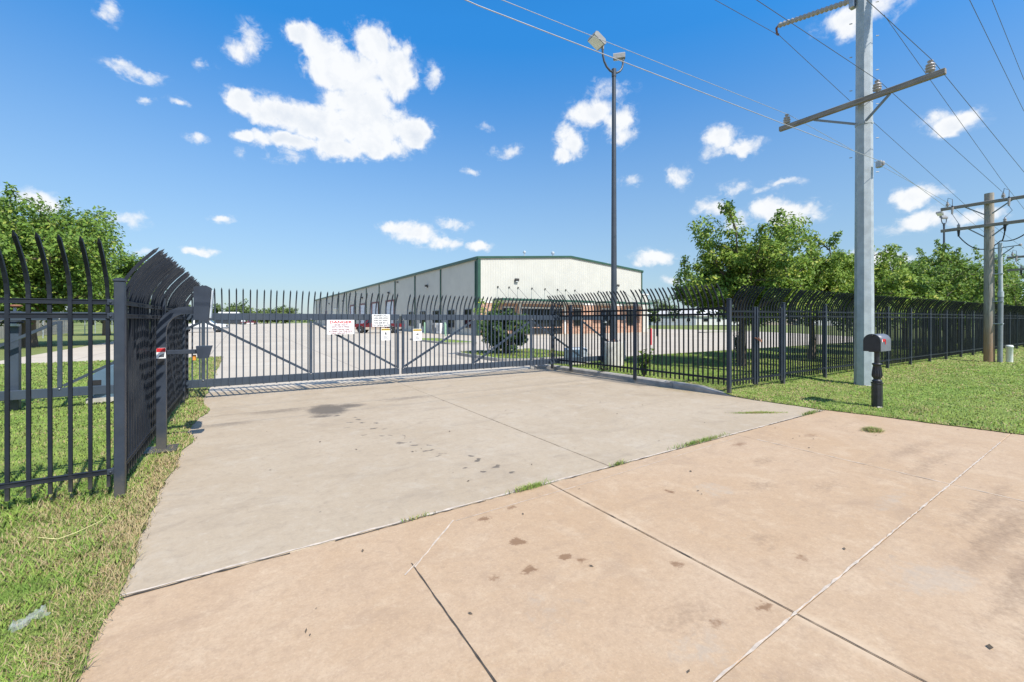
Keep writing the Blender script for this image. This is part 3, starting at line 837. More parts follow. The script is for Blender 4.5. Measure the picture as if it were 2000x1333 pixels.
for z, body in ((.120, 'PLEASE CALL'), (.060, '430-295-4922'), (0., '430-237-5441'), (-.060, '432-208-8716'), (-.120, 'TO OPEN GATE')):
    text('lettering', body, .052, 'print_black', s, (0, -.004, z), sx=1.18)
for x0, x1, z0, z1, lab in ((3.011, 3.238, 1.13, 1.435, 'small white WARNING notice left of the meeting stiles, under the phone number sign'), (3.837, 4.075, 1.10, 1.41, 'small white WARNING notice on the right gate leaf')):
    s = sign('warning_sign', x0, x1, z0, z1, lab)
    w, h = x1 - x0, z1 - z0
    MB().box((0, -.0035, h / 2 - .032), (w - .012, .003, .048)).build('header_band', 'print_yellow', s)
    text('lettering', 'WARNING', .042, 'print_black', s, (.012, -.0055, h / 2 - .032), sx=1.0)
    MB().add([(-w / 2 + .014, -.0055, h / 2 - .046), (-w / 2 + .042, -.0055, h / 2 - .046), (-w / 2 + .028, -.0055, h / 2 - .018)], [(0, 1, 2)]).build('alert_triangle', 'print_black', s)
    pic = MB()       # pictogram: a gate edge and a struck figure
    pic.box((.030, -.0035, .03), (.010, .003, .075)); pic.box((-.006, -.0035, .015), (.022, .003, .045)); pic.box((.012, -.0035, .008), (.030, .003, .014), M=Matrix.Rotation(R(35), 4, 'Y'))
    pic.lathe([(.011, 0), (.011, .002)], (-.004, -.003, .052), 10, M=Matrix.Rotation(R(90), 4, 'X')); pic.box((-.022, -.0035, .012), (.012, .003, .03), M=Matrix.Rotation(R(20), 4, 'Y'))
    pic.build('pictogram', 'print_black', s)
    for k in range(5): text('lettering', ['Moving gate can cause', 'serious injury or death.', 'Keep clear of gate.', 'Do not allow children to', 'operate or play near gate.'][k], .013, 'print_black', s, (0, -.004, -.045 - k * .019))

# gate roller posts, operators, photo eye
def roller_post(x, y, h, label, nut):
    r = empty('roller_post', (x, y, 0), label=label, cat='gate post')
    MB().bbox((0, 0, h / 2), (.13, .13, h), .008).build('post', 'gate_paint', r)
    MB().bbox((0, 0, h + .012), (.15, .15, .024), .006).build('post_cap', 'post_paint', r)
    MB().bbox((0, -.10, 1.56), (.17, .09, .05), .005).build('roller_bracket', 'galv_steel', r)
    for sx in (-1, 1): MB().lathe([(.04, -.02), (.05, -.015), (.05, .015), (.04, .02)], (sx * .10, -.20 + .09, 1.60), 12).build('roller', 'cable_black', r)
    if nut: MB().lathe([(.03, 0), (.095, .015), (.10, .04), (.06, .05)], (.0, 0, h + .09), 10).build('rusty_cap', 'rust', r); MB().tube([(0, 0, h), (0, 0, h + .1)], .02, 8).build('stud', 'galv_steel', r)
    MB().bar((-.10, -.068, .30), (.10, -.068, .30), .012, .03).build('strap', 'rust', r)
    return r
roller_post(-3.42, 11.33, 1.78, 'dark gate roller post with a rusty cap at the left edge', True)
roller_post(11.08, 11.52, 1.92, 'dark gate roller post beside the concrete base of the light pole', False)
r = empty('gate_operator', (-2.05, 11.75, 0), label='blue grey gate operator housing behind the left corner post', cat='gate motor')
MB().prism([(-.42, .12), (.42, .12), (.42, .60), (.30, .74), (-.20, .74), (-.42, .55)], -.22, .22).build('housing', 'operator_blue', r)
MB().box((0, 0, .06), (.95, .55, .12)).build('plinth', 'pier_concrete', r)
MB().box((-.36, -.222, .42), (.2, .012, .10)).build('vent', 'cable_black', r)
r = empty('gate_operator', (10.02, 11.80, .08), label='pale grey gate operator housing left of the light pole base', cat='gate motor')
MB().bbox((0, 0, .33), (.80, .42, .52), .05).build('housing', 'operator_grey', r)
MB().box((0, 0, .03), (.95, .55, .10)).build('plinth', 'pier_concrete', r)
MB().box((-.18, -.215, .36), (.40, .012, .34)).build('access_door', 'operator_blue', r)
r = empty('photo_eye', (8.62, 11.30, .085), label='small yellow sensor with dangling cable on the gate side corner post', cat='sensor')
MB().bbox((0, 0, .56), (.07, .06, .13), .008).build('sensor_body', 'sensor_yellow', r)
MB().bbox((-.04, 0, .58), (.02, .03, .03), .004).build('lens', 'cable_black', r)
MB().tube([(0, 0, .5), (-.01, -.04, .35), (-.05, -.06, .18), (-.01, -.03, .02)], .012, 6).build('cable', 'wire_grey', r)

# keypad stand
r = empty('keypad_stand', (-.83, 6.93, 0), label='dark gooseneck keypad stand with a red and white sticker', cat='keypad stand')
MB().bbox((0, 0, .035), (.32, .32, .02), .004).build('base_plate', 'post_paint', r)
pts = [(0, 0, .04), (0, 0, 1.50)] + [(.24 * (1 - math.cos(R(a))), 0, 1.50 + .27 * math.sin(R(a))) for a in (15, 30, 45, 60, 75, 90)] + [(.36, 0, 1.775)]
mb = MB(); vs = []; hw = .047
for i, p in enumerate(pts):
    p = Vector(p); a, b = Vector(pts[max(i - 1, 0)]), Vector(pts[min(i + 1, len(pts) - 1)]); d = (b - a).normalized(); nn = Vector((d.z, 0, -d.x))
    vs += [p + nn * sx * hw + Vector((0, sy * hw, 0)) for sx, sy in ((-1, -1), (1, -1), (1, 1), (-1, 1))]
k = len(pts); mb.add(vs, [(i * 4 + j, i * 4 + (j + 1) % 4, (i + 1) * 4 + (j + 1) % 4, (i + 1) * 4 + j) for i in range(k - 1) for j in range(4)] + [(3, 2, 1, 0), tuple(range(4 * k - 4, 4 * k))])
mb.build('gooseneck', 'post_paint', r)
hs = MB().prism([(-.10, 1.66), (.055, 1.62), (.085, 2.06), (.03, 2.09), (-.10, 2.07)], -.13, .13).build('keypad_hood', 'post_paint', r, (.43, 0, 0))
MB().bbox((0, 0, 0), (.02, .22, .36), .004, M=Matrix.Rotation(R(4), 4, 'Y')).build('keypad_face', 'operator_grey', hs, (.085, 0, 1.85))
MB().bbox((.22, 0, 1.24), (.34, .055, .055), .004).build('lower_arm', 'post_paint', r)
MB().prism([(-.07, 1.155), (.045, 1.155), (.085, 1.31), (-.09, 1.31)], -.08, .08).build('card_reader', 'post_paint', r, (.44, 0, 0))
st = MB().bbox((0, -.049, 1.235), (.092, .004, .13), .001).build('sticker', 'sign_white', r)
MB().box((0, -.0525, 1.275), (.088, .002, .048)).build('red_band', 'print_red', st)
MB().add([(-.03, -.0525, 1.185), (.03, -.0525, 1.185), (.035, -.0525, 1.235), (-.005, -.0525, 1.215)], [(0, 1, 2, 3)]).build('arrow_mark', 'wire_grey', st)
MB().bbox((-.0, -.049, 1.13), (.07, .006, .075), .002).build('cover_plate', 'cable_black', r)
MB().bbox((0, 0, 0), (.035, .03, .07), .004).build('reflector', 'orange', r, (.33, .02, 1.16))

# ------------------------------------------------------------------ warehouse
BX, BY = 20.9, 40.0; BW, BL = 24.5, 115.0; EAVE, RIDGE = 8.1, 9.1
bld = empty('warehouse', (BX, BY, 0), label='long cream metal warehouse with green trim and a brick front', cat='building')
def roofz(x): return EAVE + (RIDGE - EAVE) * (1 - abs(x - BW / 2) / (BW / 2))
def ribbed(length, z0, zf, depth, axis, name, mat, parent, gaps=(), pitch=.305):
    """panelled sheet with trapezoid ribs; gaps = (a, b, ztop) door openings"""
    n = int(length / pitch); prof_ = []
    for i in range(n):
        o = i * length / n; p = length / n
        prof_ += [(o, 0), (o + p * .62, 0), (o + p * .72, depth), (o + p * .90, depth)]
    prof_.append((length, 0))
    vs = []; fs = []
    for t, dp in prof_:
        zb = z0
        for a, b_, zt in gaps:
            if a - .01 <= t <= b_ + .01: zb = zt
        for z in (zb, zf(t)):
            vs.append((t, -dp, z) if axis == 'x' else (-dp, t, z))
    for i in range(len(prof_) - 1): fs.append((2 * i, 2 * i + 2, 2 * i + 3, 2 * i + 1))
    mb = MB(); mb.add(vs, fs); return mb.build(name, mat, parent)
DOORS = [(28.8, 33.6, 4.9), (38.1, 42.9, 4.9), (47.4, 52.2, 4.9), (56.7, 61.5, 4.9), (75.2, 82.6, 4.6), (92.2, 95.0, 4.2)]
ribbed(BW, 3.45, roofz, .020, 'x', 'front_wall', 'panel_white', bld)
ribbed(BL, .0, lambda t: EAVE, .022, 'y', 'side_wall', 'panel_white', bld, DOORS)
MB().prism([(0.06, 0), (BW - .0, 0), (BW - .0, EAVE - .05), (BW / 2, RIDGE - .05), (0.06, EAVE - .05)], .35, BL).build('wall_core', 'panel_white', bld)
MB().prism([(-.15, EAVE + .02), (BW / 2, RIDGE + .02), (BW + .15, EAVE + .02), (BW + .15, EAVE + .08), (BW / 2, RIDGE + .09), (-.15, EAVE + .08)], -.12, BL).build('roof', 'roof_metal', bld)
for s in (0, 1):
    x0, x1 = (-.16, BW / 2) if s == 0 else (BW + .16, BW / 2)
    MB().add([(x0, -.15, EAVE - .12), (x1, -.15, RIDGE - .11), (x1, -.15, RIDGE + .11), (x0, -.15, EAVE + .10), (x0, -.05, EAVE - .12), (x1, -.05, RIDGE - .11), (x1, -.05, RIDGE + .11), (x0, -.05, EAVE + .10)],
             [(0, 1, 2, 3), (7, 6, 5, 4), (0, 3, 7, 4), (0, 4, 5, 1), (3, 2, 6, 7), (1, 5, 6, 2)]).build('rake_trim', 'green_trim', bld)
MB().bbox((-.14, BL / 2 - .05, EAVE - .05), (.20, BL, .30), .02).build('gutter', 'green_trim', bld)
MB().bbox((BW + .14, BL / 2 - .05, EAVE - .05), (.20, BL, .30), .02).build('gutter', 'green_trim', bld)
MB().box((.08, -.06, EAVE / 2 - .1), (.30, .06, EAVE - .2)).build('corner_trim', 'green_trim', bld)
MB().box((-.06, .12, EAVE / 2 - .1), (.06, .40, EAVE - .2)).build('corner_trim', 'green_trim', bld)
MB().box((BW - .06, -.06, (EAVE + 3.4) / 2 - .1), (.16, .06, EAVE - 3.4)).build('corner_trim', 'green_trim', bld)
dsp = MB().bbox((0, 0, EAVE / 2 - .15), (.11, .20, EAVE - .3), .01).mesh('downspout', 'green_trim')
for k in range(0, 13): inst('downspout', dsp, bld, (-.10, .55 + 9.25 * k if k else .50, 0))
# brick base of the front with ledge course and cap
MB().box((BW / 2 + .02, .02, 1.72), (BW - .36, .22, 3.44)).build('brick_base', 'brick_face', bld)
MB().box((BW / 2 + .02, -.105, .78), (BW - .34, .05, .10)).build('brick_ledge', 'brick_face', bld)
MB().box((BW / 2 + .02, -.06, 3.50), (BW - .34, .14, .14)).build('cap_flashing', 'white_trim', bld)
WINF = {}
def window(x, y, w, h, z, face, mull=1, wide=.07):
    """frame, glass and glazing bars as geometry; face 'x' faces -y (front), 'y' faces -x (side)"""
    r = empty('window', (x, y, z)); r.parent = bld
    r.rotation_euler = (0, 0, 0 if face == 'x' else R(-90))
    key = (round(w, 2), round(h, 2), mull)
    if key not in WINF:
        f = MB()
        for sx in (-1, 1): f.bbox((sx * (w / 2 - wide / 2), -.04, h / 2), (wide, .10, h), .006)
        for zz in (wide / 2, h - wide / 2): f.bbox((0, -.04, zz), (w - 2 * wide - .004, .098, wide), .006)
        g = MB().box((0, .0, h / 2), (w - 2 * wide, .012, h - 2 * wide))
        b_ = MB()
        for k in range(mull): b_.box((-w / 2 + w * (k + 1) / (mull + 1), -.03, h / 2), (.045, .06, h - 2 * wide - .004))
        WINF[key] = (f.mesh('frame', 'window_frame'), g.mesh('pane', 'dark_glass'), b_.mesh('glazing_bar', 'window_frame') if mull else None)
    f, g, b_ = WINF[key]
    inst('frame', f, r); inst('pane', g, r)
    if b_: inst('glazing_bar', b_, r)
    return r
for c_ in (2.2, 6.75, 11.4, 16.0, 20.65): window(-.06, c_, 1.7, 2.0, .78, 'y', 1)
d = empty('door', (-.06, 25.6, 0)); d.parent = bld; d.rotation_euler = (0, 0, R(-90))
MB().bbox((0, -.03, 1.1), (1.1, .08, 2.2), .01).build('door_leaf', 'car_dark', d); MB().box((.42, -.09, 1.05), (.10, .03, .03)).build('handle', 'bolt_metal', d)
window(8.1, -.10, 5.6, 2.85, .04, 'x', 5)
for c_, w in ((3.6, 1.5), (13.2, 1.15), (17.9, 1.3), (22.2, 1.35)): window(c_, -.10, w, 2.0, .92, 'x', 1)
MB().bbox((8.1, -.14, 2.98), (5.9, .12, .16), .01).build('lintel', 'white_trim', bld)
for c_ in (5.05, 11.25): MB().bbox((c_, -.16, 1.72), (.24, .16, 3.40), .01).build('entry_column', 'white_trim', bld)
for c_, w in ((3.6, 1.6), (13.2, 1.3), (17.9, 1.5), (22.2, 1.5)): MB().bbox((c_, -.11, 3.00), (w, .08, .12), .01).build('lintel', 'white_trim', bld)
# overhead doors
for i, (a, b_, zt) in enumerate(DOORS):
    w = b_ - a; c_ = (a + b_) / 2
    r = empty('overhead_door', (0, c_, 0)); r.parent = bld; r.rotation_euler = (0, 0, R(-90))
    jm = 'maroon' if i != 4 else 'white_trim'
    for sx in (-1, 1): MB().box((sx * (w / 2 - .14), -.02, zt / 2), (.30, .16, zt)).build('jamb', jm, r)
    MB().box((0, -.02, zt - .12), (w - .59, .155, .24)).build('head', jm, r)
    pm = MB().bbox((0, .04, 0), (w - .6, .06, (zt - .24) / 7 - .02), .012).mesh('door_panel', 'door_cream' if i == 4 else ('maroon' if i == 5 else 'door_white'))
    for k in range(7): inst('door_panel', pm, r, (0, 0, (zt - .24) / 7 * (k + .5)))
    MB().box((0, .09, zt / 2), (w - .02, .02, zt - .02)).build('door_backing', 'ac_grey', r)
# canopies with tie rods
def canopy(x0, x1, rods):
    r = empty('canopy', (0, 0, 0)); r.parent = bld
    mb = MB().bbox(((x0 + x1) / 2, -1.05, 3.72), (x1 - x0, 1.90, .08), .01)
    for (cx, cy, sx, sy) in (((x0 + x1) / 2, -2.0, x1 - x0, .06), (x0, -1.05, .06, 1.84), (x1, -1.05, .06, 1.84)): mb.bbox((cx, cy, 3.75), (sx, sy, .24), .01)
    mb.build('canopy_deck', 'green_trim', r)
    for x in rods:
        MB().tube([(x, -.05, 5.15), (x, -1.95, 3.85)], .018, 6).build('tie_rod', 'wire_grey', r)
        MB().bbox((x, -.07, 5.15), (.16, .08, .16), .02).build('rod_anchor', 'window_frame', r)
canopy(1.7, 14.2, [2.3, 3.7, 4.85, 6.7, 8.5, 10.3, 11.5, 12.9])
canopy(16.0, 19.4, [16.7, 18.1]); canopy(20.7, 24.3, [21.3, 22.8])
def sconce(x, y, z, face):
    r = empty('wall_light', (x, y, z)); r.parent = bld; r.rotation_euler = (0, 0, 0 if face == 'x' else R(-90))
    MB().prism([(-.25, .18), (-.25, -.02), (.0, -.20), (.0, .18)], -.22, .22, 'x').build('light_hood', 'window_frame', r, (0, -.04, 0))
    MB().bbox((0, -.14, -.14), (.30, .14, .10), .02).build('diffuser', 'lamp_lens', r)
for x in (4.6, 19.8): sconce(x, -.05, 5.95, 'x')
for y in (14.3, 31.5, 50., 69., 88.): sconce(-.06, y, 6.05, 'y')
r = empty('camera_mount', (-.06, 26.8, 7.5)); r.parent = bld
MB().bbox((-.12, 0, 0), (.25, .16, .2), .02).build('camera_body', 'window_frame', r)
for y, x, hh in ((9.8, BW / 2, 2.0), (3.4, BW / 2, 1.05), (5., 15.95, .95), (4., 18.25, .95), (3., 21.2, .95)):
    z = roofz(x) + .05
    v = MB(); v.tube([(0, 0, 0), (0, 0, hh - .3)], .07, 8); v.lathe([(.10, hh - .42), (.20, hh - .32), (.22, hh - .18), (.14, hh - .06), (.03, hh)], (0, 0, 0), 10)
    v.build('roof_vent', 'galv_steel', bld, (x, y, z))
MB().box((BW + .62, 6, 2.5), (1.0, 12, 5.0)).build('lean_to', 'panel_white', bld)
MB().box((BW + .62, 6, 5.06), (1.2, 12.2, .12)).build('lean_to_roof', 'white_trim', bld)

# utilities in front of the long wall
def bollard(x, y, h, mat, label, group='bollards by the warehouse wall', r_=.085):
    MB().lathe([(r_, 0), (r_, h - .06), (r_ * .8, h - .015), (r_ * .35, h)], (0, 0, 0), 12).build('bollard', mat, None, (x, y, 0), label=label, cat='bollard', group=group)
bollard(17.55, 40.7, 1.25, 'bollard_green', 'pale green bollard standing nearest the warehouse corner')
bollard(19.6, 45.6, 1.35, 'bollard_green', 'green bollard close to the wall, second from the corner')
bollard(18.7, 49.6, 1.35, 'bollard_green', 'green bollard between the air conditioners and the wall windows')
bollard(18.5, 50.6, 1.2, 'marker_white', 'whitish bollard farthest along the warehouse wall')
bollard(22.9, 19.4, 1.1, 'bollard_red', 'red bollard in the lot right of the brick front', group='posts in the lot', r_=.06)
bollard(35.6, 29.4, 1.5, 'car_dark', 'dark post in the lot at the right of the warehouse', group='posts in the lot', r_=.10)
for y, m_, lab in ((47.5, 'ac_white', 'white air conditioning cabinet on the warehouse wall'), (48.9, 'ac_grey', 'grey air conditioning cabinet beside the white one')):
    r = empty('air_conditioner', (19.9, y, 0), label=lab, cat='air conditioner', group='cabinets by the warehouse wall')
    MB().bbox((0, 0, .66), (.8, 1.0, 1.2), .03).build('cabinet', m_, r); MB().box((0, 0, .03), (.95, 1.15, .06)).build('pad', 'pier_concrete', r)
    for k in range(6): MB().box((-.405, 0, .35 + k * .12), (.012, .8, .05)).build('louvre', 'ac_grey' if m_ == 'ac_white' else 'car_dark', r)

# ------------------------------------------------------------------ vehicles
def wheel_set():
    ty = MB().lathe([(.20, -.12), (.36, -.13), (.39, -.08), (.39, .08), (.36, .13), (.20, .12)], (0, 0, 0), 18, M=Matrix.Rotation(R(90), 4, 'X')).mesh('tyre', 'tyre')
    ri = MB().lathe([(.05, -.125), (.12, -.11), (.22, -.12), (.22, .12), (.12, .11), (.05, .125)], (0, 0, 0), 14, M=Matrix.Rotation(R(90), 4, 'X')).mesh('rim', 'rim')
    return ty, ri
TY, RI = wheel_set()
def arch(cx, r_, n=7): return [(cx + r_ * math.cos(R(180 - 180 * k / (n - 1))), .42 + r_ * math.sin(R(180 * k / (n - 1)))) for k in range(n)]
def pickup(name, label, loc, rz, col, lower, cat='pickup truck', crew=True, sc=1.):
    r = empty(name, loc, rz, label=label, cat=cat); r.scale = (sc,) * 3
    body = [(-2.85, .62)] + [(-2.85, .95), (-2.85, 1.14), (2.15, 1.12), (2.72, 1.02), (2.84, .85), (2.84, .55)] + arch(1.85, .48)[::-1] + arch(-1.75, .48)[::-1]
    mb = MB(); mb.prism(body, -.95, .95); mb.build('body', col, r)
    low = MB()
    for s in (-1, 1): low.prism([(-2.86, .50), (-2.86, .72), (-2.26, .72), (-2.26, .45)], s * .93, s * .97); low.prism([(-1.24, .42), (-1.24, .70), (1.34, .70), (1.34, .42)], s * .93, s * .97); low.prism([(2.36, .45), (2.36, .72), (2.86, .72), (2.86, .50)], s * .93, s * .97)
    low.build('lower_panel', lower, r)
    x0 = -.75 if crew else -.1
    def cab(zs, inset):
        pass
    c = MB(); b0 = [(x0, 1.13), (1.55, 1.13), (.72, 1.84), (x0 + .12, 1.84)]
    vs = [(x, s * w, z) for s in (-1, 1) for (x, z), w in zip(b0, (.93, .93, .76, .76))]
    c.add(vs, [(0, 1, 2, 3), (7, 6, 5, 4), (0, 4, 5, 1), (1, 5, 6, 2), (2, 6, 7, 3), (3, 7, 4, 0)]); c.build('cab', col, r)
    for s in (-1, 1):
        for xa, xb in (((x0 + .20, .32), (.40, 1.20)) if crew else ((.1, 1.2),)):
            g = MB()
            def P(x, z):
                t = (z - 1.13) / .71; return (x, s * (.937 - .17 * t + .004), z)
            xt = min(xb, .72 + .0) if xb > .7 else xb
            g.add([P(xa, 1.20), P(xb, 1.20), P(min(xb, .70), 1.74), P(xa, 1.74)], [(0, 1, 2, 3)]); g.build('side_window', 'dark_glass', r)
    MB().add([(1.50, -.84, 1.20), (1.50, .84, 1.20), (.80, .72, 1.79), (.80, -.72, 1.79)], [(0, 1, 2, 3)]).build('windscreen', 'dark_glass', r)
    MB().bbox((-2.88, 0, .62), (.12, 1.86, .20), .03).build('rear_bumper', 'bumper', r)
    MB().bbox((2.88, 0, .58), (.14, 1.88, .26), .04).build('front_bumper', 'bumper', r)
    MB().box((2.845, 0, .86), (.02, 1.1, .26)).build('grille', 'car_dark', r)
    for s in (-1, 1):
        MB().bbox((2.80, s * .76, .88), (.09, .32, .20), .02).build('headlight', 'lamp_lens', r)
        MB().bbox((-2.85, s * .86, .92), (.05, .14, .34), .01).build('tail_light', 'print_red', r)
        MB().bbox((.98, s * 1.02, 1.26), (.12, .18, .18), .02).build('mirror', 'car_dark', r)
        for x in (1.85, -1.75):
            w = empty('wheel', (x, s * .80, .39)); w.parent = r; inst('tyre', TY, w); inst('rim', RI, w)
    MB().box((-1.85, 0, 1.145), (1.8, 1.6, .02)).build('bed_cover', 'car_dark', r)
    return r
pickup('pickup_truck', 'white pickup truck parked in the lot behind the keypad stand', (-4.3, 70.2, 0), R(-8), 'car_white', 'bumper')
pickup('pickup_truck', 'red pickup truck with tan lower panels parked before the overhead doors', (14.7, 55.0, 0), R(148), 'car_red', 'car_tan', sc=1.05)
pickup('parked_car', 'small red vehicle parked at the far edge of the lot', (2.8, 175.2, 0), R(10), 'car_red', 'car_white', cat='car', sc=.85)
bt = empty('box_truck', (-3.1, 178.8, 0), R(-10), label='white topped box truck far off behind the white pickup', cat='truck')
MB().bbox((0, 0, 3.0), (6.0, 2.4, 2.6), .05).build('cargo_box', 'car_white', bt); MB().bbox((0, 0, .95), (7.4, 2.3, 1.3), .05).build('chassis', 'car_dark', bt); MB().bbox((3.9, 0, 1.5), (1.6, 2.2, 1.8), .2).build('cab', 'car_white', bt)
for x in (-2, 3.4):
    for s in (-1, 1): o = empty('wheel', (x, s * 1.05, .42)); o.parent = bt; inst('tyre', TY, o); inst('rim', RI, o)
pickup('parked_car', 'white car parked far off right of the warehouse', (98, 108, 0), R(20), 'car_white', 'bumper', cat='car', sc=.9)
pickup('parked_car', 'dark car parked far off among the houses', (118, 96, 0), R(-30), 'car_dark', 'car_dark', cat='car', sc=.9)

# ------------------------------------------------------------------ poles, lamps, wires
def flood_head(r, x, y, z, rz, tilt):
    h = empty('lamp_head', (x, y, z), rz); h.parent = r; h.rotation_euler = (0, tilt, rz); h.scale = (.84, .84, .84)
    f = MB()
    f.prism([(0., -.02), (.10, .12), (.52, .16), (.60, .10), (.60, -.06), (.06, -.10)], -.24, .24); f.build('housing', 'lamp_housing', h)
    MB().bbox((.33, 0, -.092), (.50, .44, .03), .01, M=Matrix.Rotation(R(-4.2), 4, 'Y')).build('lens', 'lamp_lens', h)
def light_pole(x, y, H, rad, base_h, base_r, label, rz):
    r = empty('light_pole', (x, y, 0), label=label, cat='street lamp')
    if base_h:
        MB().lathe([(base_r, -.1), (base_r, base_h - .02), (base_r - .02, base_h)], (0, 0, 0), 28).build('concrete_base', 'pier_concrete', r)
        MB().lathe([(rad * 1.9, base_h), (rad * 1.9, base_h + .03)], (0, 0, .02), 4, smooth=False).build('base_plate', 'pole_paint', r)
        for k in range(4):
            a = R(45 + 90 * k); MB().lathe([(.03, 0), (.03, .05), (.018, .07)], (base_r * .62 * math.cos(a), base_r * .62 * math.sin(a), base_h + .03), 6).build('anchor_nut', 'rust', r)
    MB().tube([(0, 0, base_h + .04), (0, 0, H)], [rad, rad * .62], 16).build('pole', 'pole_paint', r)
    MB().tube([(0, 0, H - .12), (0, 0, H + .14)], rad * .75, 10).build('tenon', 'pole_paint', r)
    c_, s_ = math.cos(rz), math.sin(rz)
    for sg, rise, hor in ((-1, .62, .44), (1, .40, .36)):
        pts = [(sg * hor * math.sin(R(a)) * c_, sg * hor * math.sin(R(a)) * s_, H + .02 + rise * (1 - math.cos(R(a)))) for a in (0, 20, 40, 60, 80, 90)]
        pts.append((pts[-1][0], pts[-1][1], pts[-1][2] + .10))
        MB().tube(pts, .035, 8).build('bracket_arm', 'pole_paint', r)
        top = pts[-1]
        MB().lathe([(.045, -.02), (.045, .10)], top, 8).build('knuckle', 'lamp_housing', r)
        if sg < 0: flood_head(r, top[0], top[1], top[2] + .08, rz + math.pi + R(6), R(-24))
        else: flood_head(r, top[0] - .15 * c_, top[1] - .15 * s_, top[2] + .08, R(45), R(-30))
    return r
light_pole(10.77, 10.70, 10.02, .105, .90, .335, 'tall dark light pole with twin floodlights on a round concrete base', R(-12))
light_pole(53.7, 12.6, 10.2, .11, 0, .3, 'distant light pole with a floodlight above the trees beyond the wooden pole', R(-12))

# steel transmission pole
sp = empty('steel_pole', (13.17, 4.54, 0), label='thick grey faceted steel power pole with a wooden crossarm', cat='utility pole')
MB().tube([(0, 0, -.1), (0, 0, 17)], [.205, .125], 8, smooth=False, phase=R(19)).build('shaft', 'galv_steel', sp)
def pin_insulator(parent, loc, s=1.):
    mb = MB().lathe([(.02, -.06), (.02, .0), (.075, .01), (.085, .035), (.05, .05), (.05, .06), (.08, .07), (.088, .09), (.05, .105), (.05, .12), (.075, .13), (.075, .155), (.035, .17), (.035, .20), (.05, .21), (.045, .235)], (0, 0, 0), 14)
    o = mb.build('insulator', 'insulator_grey', parent, loc); o.scale = (s,) * 3; return o
ca = MB().bbox((-.30, .15, 7.0), (.10, 3.40, .125), .008).build('crossarm', 'arm_wood', sp)
for y in (1.66, -.36, -1.30): pin_insulator(sp, (-.30, y, 7.10), 1.05)
for y in (.98, -.60): MB().bar((-.30, y, 6.93), (-.20, .10 if y > 0 else -.10, 6.51), .035, .05).build('crossarm_brace', 'pvc_dark', sp)
MB().lathe([(.185, 0), (.185, .06)], (0, 0, 6.48), 8, phase=R(22.5 - 41), smooth=False).build('band', 'galv_steel', sp)
MB().tube([(-.30, .02, 7.0), (.1, .02, 7.0)], .02, 6).build('arm_bolt', 'bolt_metal', sp)
r_ = MB().bbox((0, -.30, 5.43), (.10, .12, .16), .01).build('neutral_bracket', 'bolt_metal', sp)
MB().lathe([(.03, -.05), (.045, -.03), (.03, 0), (.045, .03), (.03, .05)], (0, -.37, 5.43), 10).build('spool', 'insulator_grey', r_)
# post insulator reaching out at the top of the frame
def shed_insulator(a, b, parent):
    a, b = Vector(a), Vector(b); n = 34; pts = []; rad = []
    for i in range(n + 1):
        pts.append(a + (b - a) * i / n); rad.append(.075 if i % 2 else .052)
    return MB().tube(pts, rad, 12, smooth=False).build('post_insulator', 'insulator_grey', parent)
shed_insulator((-.05, .22, 9.72), (-.02, 2.02, 10.12), sp)
MB().bbox((-.06, .22, 9.72), (.16, .12, .44), .02).build('insulator_base', 'bolt_metal', sp)
MB().tube([(-.02, 2.02, 10.12), (-.02, 2.08, 10.08), (-.02, 2.06, 9.90), (-.02, 2.02, 9.86)], .03, 8).build('clamp', 'rust', sp)
shed_insulator((.02, -.24, 9.95), (.02, -1.9, 10.4), sp)
MB().bbox((.05, -.22, 9.95), (.16, .12, .44), .02).build('insulator_base', 'bolt_metal', sp)
for k in range(16):
    a = 2.2 if k % 2 else -.9
    MB().tube([(.24 * math.cos(a), .24 * math.sin(a), 5.3 + k * .42), (.30 * math.cos(a), .30 * math.sin(a), 5.3 + k * .42)], .012, 5).build('step_bolt', 'bolt_metal', sp)

MB().lathe([(.222, -.05), (.222, .03), (.207, .045)], (0, 0, 0), 8, phase=R(22.5 - 41), smooth=False).build('base_collar', 'kerb_concrete', sp)
def lineset(pts, sag, seg=14):
    out = []
    for a, b in zip(pts[:-1], pts[1:]):
        for i in range(seg): t = i / seg; out.append(tuple(a[j] + (b[j] - a[j]) * t - (4 * sag * t * (1 - t) if j == 2 else 0) for j in range(3)))
    out.append(tuple(pts[-1])); return out
def wire(pts, rad, label, sag=0., mat='wire_grey'):
    MB().tube(lineset(pts, sag), rad, 5, caps=False).build('power_line', mat, label=label, cat='power line', group='power lines')

